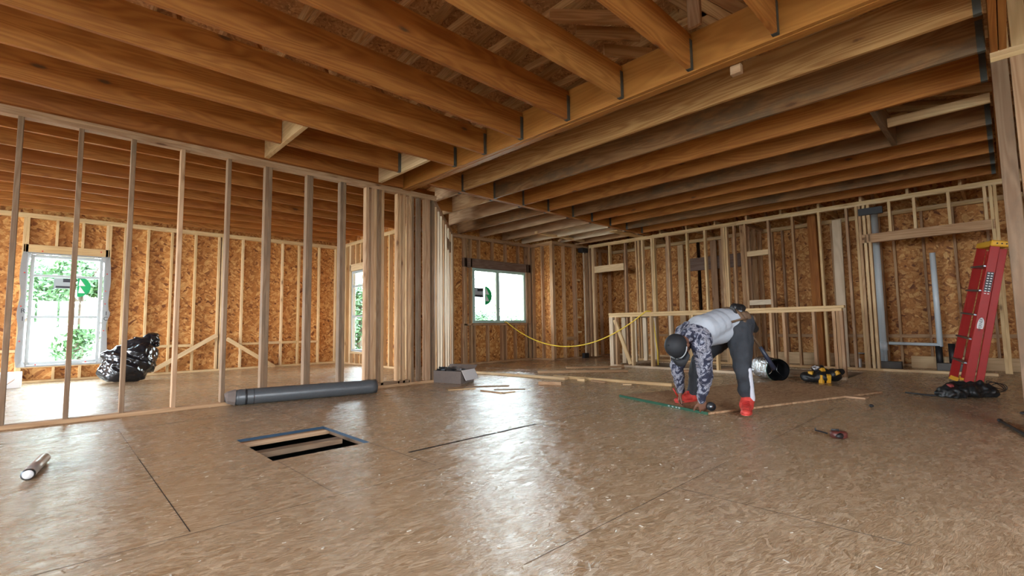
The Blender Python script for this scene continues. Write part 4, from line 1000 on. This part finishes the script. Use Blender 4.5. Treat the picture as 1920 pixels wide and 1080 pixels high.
def hand(bm, wr, pd, nd, side, curl, spread=1.0, s=1.0):
    """pd: wrist to knuckles, nd: back of the hand, side: towards the thumb"""
    pd = pd.normalized(); nd = (nd-pd*nd.dot(pd)).normalized(); sd = pd.cross(nd).normalized()
    if sd.dot(side) < 0: sd = -sd
    for k in range(4):
        o = (1.5-k)*.0215
        caps(bm, wr+pd*.012+sd*o*.6, .019, wr+pd*.085+sd*o, .0125)
    for k, ln in enumerate((.070, .078, .072, .056)):
        o = (1.5-k)*.0215*spread; c_ = curl[k]
        p = wr+pd*.085+sd*(1.5-k)*.0215; d_ = (pd + sd*(1.5-k)*.09*spread).normalized()
        for q, fr in enumerate((.45, .32, .25)):
            a_ = c_*(q+1)*.5
            dd = (d_*math.cos(a_) - nd*math.sin(a_)).normalized(); p2 = p+dd*ln*fr
            caps(bm, p, .0100-.0008*q, p2, .0092-.0008*q, n=4); p = p2
    p = wr+pd*.03+sd*.03; dd = (pd*.6+sd*.7-nd*.35).normalized()
    for q, ln in enumerate((.035, .030, .024)):
        p2 = p+dd*ln; caps(bm, p, .0125-.001*q, p2, .0115-.001*q, n=4); p = p2; dd = (dd+pd*.35-nd*.15).normalized()
handLd = (atd(1322, 772, 4.28)-wrL); handRd = (atd(1273, 752, 4.62)-wrR)
def body(bm):
    caps(bm, hipC, .13, waist, .115, (.9, 1.15, .8), RT_); caps(bm, waist, .115, chest, .13, (.9, 1.2, .8), RT_)
    caps(bm, chest, .12, neck, .06)
    for h_, k_, a_ in ((hipL, kneeL, ankL), (hipR, kneeR, ankR)):
        caps(bm, h_, .085, k_, .052); caps(bm, k_, .052, k_.lerp(a_, .35)-FX*.01, .052); caps(bm, k_.lerp(a_, .35)-FX*.01, .052, a_, .036)
    for s_, e_, w_ in ((shL, elL, wrL), (shR, elR, wrR)):
        caps(bm, chest.lerp(s_, .4), .09, s_, .062); caps(bm, s_, .056, e_, .040); caps(bm, e_, .040, e_.lerp(w_, .3), .040); caps(bm, e_.lerp(w_, .3), .040, w_, .026)
    caps(bm, neck, .058, head-hcrown*.05-hface*.02, .052)
    sph(bm, head, .098, (.98, .80, 1.12), RH, 20, 14)                      # cranium
    sph(bm, head+hface*.035-hcrown*.055, .066, (.95, .86, 1.0), RH)        # face
    sph(bm, head+hface*.055-hcrown*.105, .032, (1, 1.1, .8), RH)           # chin
    caps(bm, head+hface*.088-hcrown*.012, .012, head+hface*.106-hcrown*.045, .016)   # nose
    for s_ in (-1, 1):
        sph(bm, head+hleft*s_*.082-hcrown*.03-hface*.005, .026, (.8, .4, 1.15), RH)  # ears
        sph(bm, head+hface*.078+hleft*s_*.032-hcrown*.012, .014, (.6, 1.2, .7), RH)   # brows and eyes
        sph(bm, head+hface*.070+hleft*s_*.035-hcrown*.055, .022, (.8, 1, 1), RH)     # cheeks
    sph(bm, head+hface*.094-hcrown*.080, .013, (.7, 1.7, .45), RH); sph(bm, head+hface*.092-hcrown*.092, .012, (.7, 1.5, .45), RH)   # lips
    hand(bm, wrL, handLd, Vector((-.8, -.5, .2)), FX, (1.0, 1.1, 1.2, 1.3)); hand(bm, wrR, handRd, Vector((-.3, .6, .4)), -LX_+FX, (.9, .9, 1.0, 1.1))
bd = voxel_union('body', body, M_SKIN, .0062, 3, wk)
# clothes
def shirt(bm):
    caps(bm, hipC.lerp(waist, .25)+UP*.012, .148, waist+UP*.015, .138, (.9, 1.15, .86), RT_); caps(bm, waist+UP*.015, .138, chest, .152, (.9, 1.16, .86), RT_)
    caps(bm, chest, .150, chest.lerp(neck, .45), .115, (.9, 1.15, .9), RT_)
    caps(bm, chest-UP*.07, .12, waist-UP*.085, .125, (1, 1.1, .85), RT_)
    caps(bm, waist-UP*.07, .115, hipC.lerp(waist, .4)-UP*.05, .11, (1, 1.05, .85), RT_)
def fold(amp, fr, z=None):
    def f(p, n):
        return p + n*amp*(noise.noise(p*fr)+.5*noise.noise(Vector((p.x*fr*2, p.y*fr*2, p.z*fr*.9))))
    return f
sh = voxel_union('shirt', shirt, M_SHIRT, .010, 6, wk, fold(.006, 8)); sh['label'] = 'pale grey shirt body'
def sleeves(bm):
    for s_, e_, w_ in ((shL, elL, wrL), (shR, elR, wrR)):
        caps(bm, chest.lerp(neck, .35).lerp(s_, .45), .110, s_, .085); caps(bm, s_, .086, e_, .064); caps(bm, e_, .064, w_.lerp(e_, .12), .043)
        caps(bm, w_.lerp(e_, .14), .044, w_, .038)
    caps(bm, chest.lerp(neck, .6), .105, neck, .082); caps(bm, neck, .076, neck.lerp(head, .2)-UP*.0, .064)
sv = voxel_union('camo_sleeves', sleeves, M_CAMO, .009, 4, wk, fold(.014, 14)); sv['label'] = 'dark and pale camouflage sleeves and collar'
def pants(bm):
    caps(bm, hipC, .150, waist.lerp(hipC, .55)-UP*.01, .140, (.9, 1.12, .9), RT_)
    for h_, k_, a_ in ((hipL, kneeL, ankL), (hipR, kneeR, ankR)):
        caps(bm, h_-UP*.01, .122, k_, .077); caps(bm, k_, .077, a_, .056)
pn = voxel_union('trousers', pants, M_PANT, .010, 5, wk, fold(.014, 12)); pn['label'] = 'charcoal tapered trousers'
# white side stripe on the near leg
out = (RT*.42 - fw*.90).normalized()
def stripe(bm):
    caps(bm, kneeL.lerp(ankL, -.02)+out*.063, .024, kneeL.lerp(ankL, .97)+out*.045, .024, n=26)
st = voxel_union('leg_stripe', stripe, M_WHITEF, .008, 2, wk); st['label'] = 'white stripe down the shin'
# shoes
def shoe(name, an, foot, d):
    d = Vector(d).normalized(); base = Vector((foot.x, foot.y, 0)); ly = Vector((-d.y, d.x, 0)); R3 = Matrix((d, ly, UP)).transposed()
    z0 = .024
    def b(bm):
        caps(bm, an+UP*.01, .058, base+UP*.075-d*.02, .060); sph(bm, base+UP*.055-d*.04+UP*z0*.5, .052, (1.1, .85, .9), R3)
        caps(bm, base+d*.03+UP*(.07), .048, base+d*.13+UP*.052, .042, (1, .95, .75), R3); sph(bm, base+d*.16+UP*.045, .042, (1.1, 1, .65), R3)
    def dd(p, n): p = p+n*.003*noise.noise(p*40); p.z = max(p.z, z0+.004); return p
    o = voxel_union(name, b, M_REDS, .007, 3, wk, dd)
    bm = bmesh.new(); P = []
    for k in range(24):
        t_ = 2*PI*k/24; P.append(base+d*(.055+math.cos(t_)*.145)+ly*math.sin(t_)*.047*(1.0+.12*math.cos(t_)))
    lo = [bm.verts.new(p+UP*.0225) for p in P]; hi2 = [bm.verts.new(p+UP*.046) for p in P]
    bm.faces.new(lo[::-1]); bm.faces.new(hi2)
    for k in range(24): bm.faces.new((lo[k], lo[(k+1) % 24], hi2[(k+1) % 24], hi2[k]))
    M = recenter(bm); from_bm('sole', bm, M_REDS, o, M)
    for k in range(4):
        c_ = base+d*(.03+.025*k)+UP*(.118-.008*k); tube('lace', [c_-ly*.03, c_+UP*.006, c_+ly*.03], .004, M_RED, o, 6)
    return o
shoe('shoe', ankL, footL, (-.97, -.32, 0)); shoe('shoe', ankR, footR, (-.9, .3, 0))
# cap with brim
def capb(bm): sph(bm, head+hcrown*.018, .106, (.98, .86, 1.05), RH, 24, 18)
cp = voxel_union('cap', capb, M_CAP, .008, 2, wk)
ch = [v for v in cp.data.vertices]
bm = bmesh.new(); bm.from_mesh(cp.data); cc = WM[cp.name].translation
bmesh.ops.bisect_plane(bm, geom=bm.verts[:]+bm.edges[:]+bm.faces[:], plane_co=head+hcrown*-.018-cc, plane_no=-hcrown, clear_outer=True)
bm.to_mesh(cp.data); bm.free()
bm = bmesh.new(); top = []; bot = []
ring_o = []; ring_i = []
for k in range(17):
    t_ = -1.15+2.3*k/16
    pi_ = head+hcrown*(-.016)+hface*math.cos(t_)*.104+hleft*math.sin(t_)*.092
    po = pi_ + hface*(.078*math.cos(t_*.9))+hleft*math.sin(t_)*.012 - hcrown*.012*math.cos(t_) + hcrown*(-.012*abs(math.sin(t_)))
    ring_i.append((bm.verts.new(pi_), bm.verts.new(pi_-hcrown*.004))); ring_o.append((bm.verts.new(po), bm.verts.new(po-hcrown*.004)))
for k in range(16):
    a0, a1, b0, b1 = ring_i[k], ring_i[k+1], ring_o[k], ring_o[k+1]
    bm.faces.new((a0[0], a1[0], b1[0], b0[0])); bm.faces.new((a0[1], b0[1], b1[1], a1[1])); bm.faces.new((b0[0], b1[0], b1[1], b0[1])); bm.faces.new((a0[0], a0[1], a1[1], a1[0]))
bmesh.ops.recalc_face_normals(bm, faces=bm.faces); M = recenter(bm); from_bm('cap_brim', bm, M_CAP, cp, M, True)
tube('cap_button', [head+hcrown*.13, head+hcrown*.138], .008, M_CAP, cp, 10)
pts = [head+hcrown*.012+hface*math.cos(t_)*.114+hleft*math.sin(t_)*.101 for t_ in [-1.5+3.0*k/20 for k in range(21)]]
gl = tube('sunglasses', pts, .005, M_STW, wk, 8); gl['label'] = 'glasses pushed up on the cap'
for s_ in (-1, 1):
    c_ = head+hcrown*.012+hface*.108+hleft*s_*.034; tube('lens', [c_, c_+hface*.008], .026, M_BLACKP, gl, 16, flat=1.3)
# ---- things held or carried
def belt(bm):
    for k in range(36):
        t_ = 2*PI*k/36; c_ = hipC.lerp(waist, .42)+sl*math.cos(t_)*.165+sb*math.sin(t_)*.138
        sph(bm, c_, .024, (1.1, .8, .8), RT_, 8, 6)
tbelt = voxel_union('tool_belt', belt, M_LEATH, .010, 2, wk); tbelt['label'] = 'brown leather tool belt'
bk = -sp
def pouch(n, c_, sz, m, d_):
    def b(bm): caps(bm, c_, sz, c_+d_*sz*1.5, sz*.8, (1, .7, 1.0), RT_)
    return voxel_union(n, b, m, .008, 2, tbelt, fold(.008, 20))
pc = hipC+bk*.09
pouch('tool_pouch', atd(1396, 594, 4.34), .055, M_LEATH, (bk-UP*.5).normalized()); pouch('tool_pouch', atd(1405, 606, 4.46), .055, M_BLACKC, (bk-UP*1.0).normalized()); pouch('tool_pouch', atd(1378, 580, 4.40), .055, M_BLACKC, (bk*.8-UP*.1).normalized())
tube('pouch_strap', [atd(1372, 604, 4.26), atd(1392, 598, 4.24), atd(1404, 600, 4.34)], .014, M_LEATH, tbelt, 8, flat=.4)
t = thing('black_marker', 'black handled tool sticking up from the worker belt', 'tool', atd(1376, 580, 4.34)); tube('tool_handle', [atd(1382, 592, 4.33), atd(1372, 572, 4.33)], [.013, .009], M_BLACK, t, 10)
bm = bmesh.new(); bm_box(bm, (0, 0, 0), (.065, .03, .003), M=None)
tp = from_bm('shirt_patch', bm, M_LEATH, wk, Matrix.Translation(atd(1353, 610, 4.255)) @ Matrix((RT, (fw*.3+DN).normalized(), (DN*.3-fw).normalized())).transposed().to_4x4())
# hammer hanging from the belt
h0, h1, h2 = atd(1402, 618, 4.36), atd(1425, 650, 4.36), atd(1452, 692, 4.38)
t = thing('framing_hammer', 'long black handled hammer hanging head up from the worker belt', 'hammer', h0)
tube('hammer_shaft', [h0, h1], [.011, .012], M_LEATH, t, 12); tube('hammer_grip', [h1, h1.lerp(h2, .5), h2], [.015, .019, .021], plain('navy_rubber', (.02, .025, .045), .45), t, 14)
tube('hammer_head', [atd(1390, 620, 4.34), atd(1396, 618, 4.35), atd(1404, 616, 4.36), atd(1414, 612, 4.37)], [.018, .015, .016, .006], M_STEEL, t, 12)
# pencil and tape
pa, pb = atd(1262, 728, 4.60), atd(1274, 749, 4.62)
t = thing('red_pencil', 'red carpenter pencil held in the worker far hand', 'pencil', pb); tube('pencil_body', [pa, pb], .0065, M_RED, t, 8); tube('pencil_tip', [pb, pb+(pb-pa)*.12], [.006, .001], M_BLACK, t, 8)
tc_ = atd(1333, 762, 4.24)
t = thing('tape_measure', 'black round tape measure under the worker near hand', 'tape measure', tc_); tube('tape_case', [tc_-fw*.018, tc_+fw*.018], .038, M_BLACK, t, 20); tube('tape_hub', [tc_-fw*.021, tc_-fw*.018], .018, M_STEEL, t, 14)

# ================================================================ LIGHT, WORLD, CAMERA
W = bpy.data.worlds.new('World'); SC.world = W; W.use_nodes = True
nt = W.node_tree; bg = nt.nodes['Background']
tc = nt.nodes.new('ShaderNodeTexCoord'); sx = nt.nodes.new('ShaderNodeSeparateXYZ'); nt.links.new(tc.outputs['Generated'], sx.inputs[0])
cr = nt.nodes.new('ShaderNodeValToRGB'); cr.color_ramp.elements[0].position = .45; cr.color_ramp.elements[0].color = (.90, .96, 1.0, 1); cr.color_ramp.elements[1].position = 1.0; cr.color_ramp.elements[1].color = (.62, .80, 1.0, 1)
mr = nt.nodes.new('ShaderNodeMapRange'); nt.links.new(sx.outputs[2], mr.inputs[0]); mr.inputs[1].default_value = -1; mr.inputs[2].default_value = 1
nt.links.new(mr.outputs[0], cr.inputs[0]); nt.links.new(cr.outputs[0], bg.inputs[0]); bg.inputs[1].default_value = 29.0
def portal(loc, rot, sx_, sy_):
    l = bpy.data.lights.new('daylight_portal', 'AREA'); l.shape = 'RECTANGLE'; l.size = sx_; l.size_y = sy_; l.cycles.is_portal = True
    o = bpy.data.objects.new('daylight_portal', l); COL.objects.link(o); o.location = loc; o.rotation_euler = rot
portal((.17, 11.3, 1.2), (-PI/2, 0, 0), 1.0, 1.9)
portal((5.1, 10.0, 1.2), (-PI/2, 0, -PI/2), 1.0, 1.9)
portal((7.43, 8.2, 1.5), (-PI/2, 0, 0), 1.7, 1.25)
portal((XM-.1, 1.8, 1.25), (PI/2, 0, -PI/2), 2.4, 1.7)
portal((XM-.1, 8.55, 1.3), (PI/2, 0, -PI/2), 4.7, 2.4)
portal((-.8, YM-.1, 1.5), (PI/2, 0, 0), 4.8, 1.1)
cam = bpy.data.cameras.new('camera'); co = bpy.data.objects.new('camera', cam); COL.objects.link(co); SC.camera = co
cam.sensor_width = 36; cam.lens = F*36/1920; cam.clip_start = .02; cam.clip_end = 300
Mc = Matrix((RT, -DN, -fw)).transposed().to_4x4(); Mc.translation = CAM; co.matrix_world = Mc
SC.view_settings.view_transform = 'Standard'; SC.view_settings.look = 'None'; SC.view_settings.gamma = 1; SC.view_settings.exposure = .46
SC.view_settings.use_curve_mapping = False
SC.cycles.use_denoising = True; SC.cycles.max_bounces = 7; SC.cycles.diffuse_bounces = 4; SC.cycles.glossy_bounces = 3; SC.cycles.use_adaptive_sampling = True; SC.cycles.adaptive_threshold = .06; SC.cycles.transparent_max_bounces = 12
SC.cycles.sample_clamp_indirect = 6; SC.cycles.caustics_reflective = False; SC.cycles.caustics_refractive = False
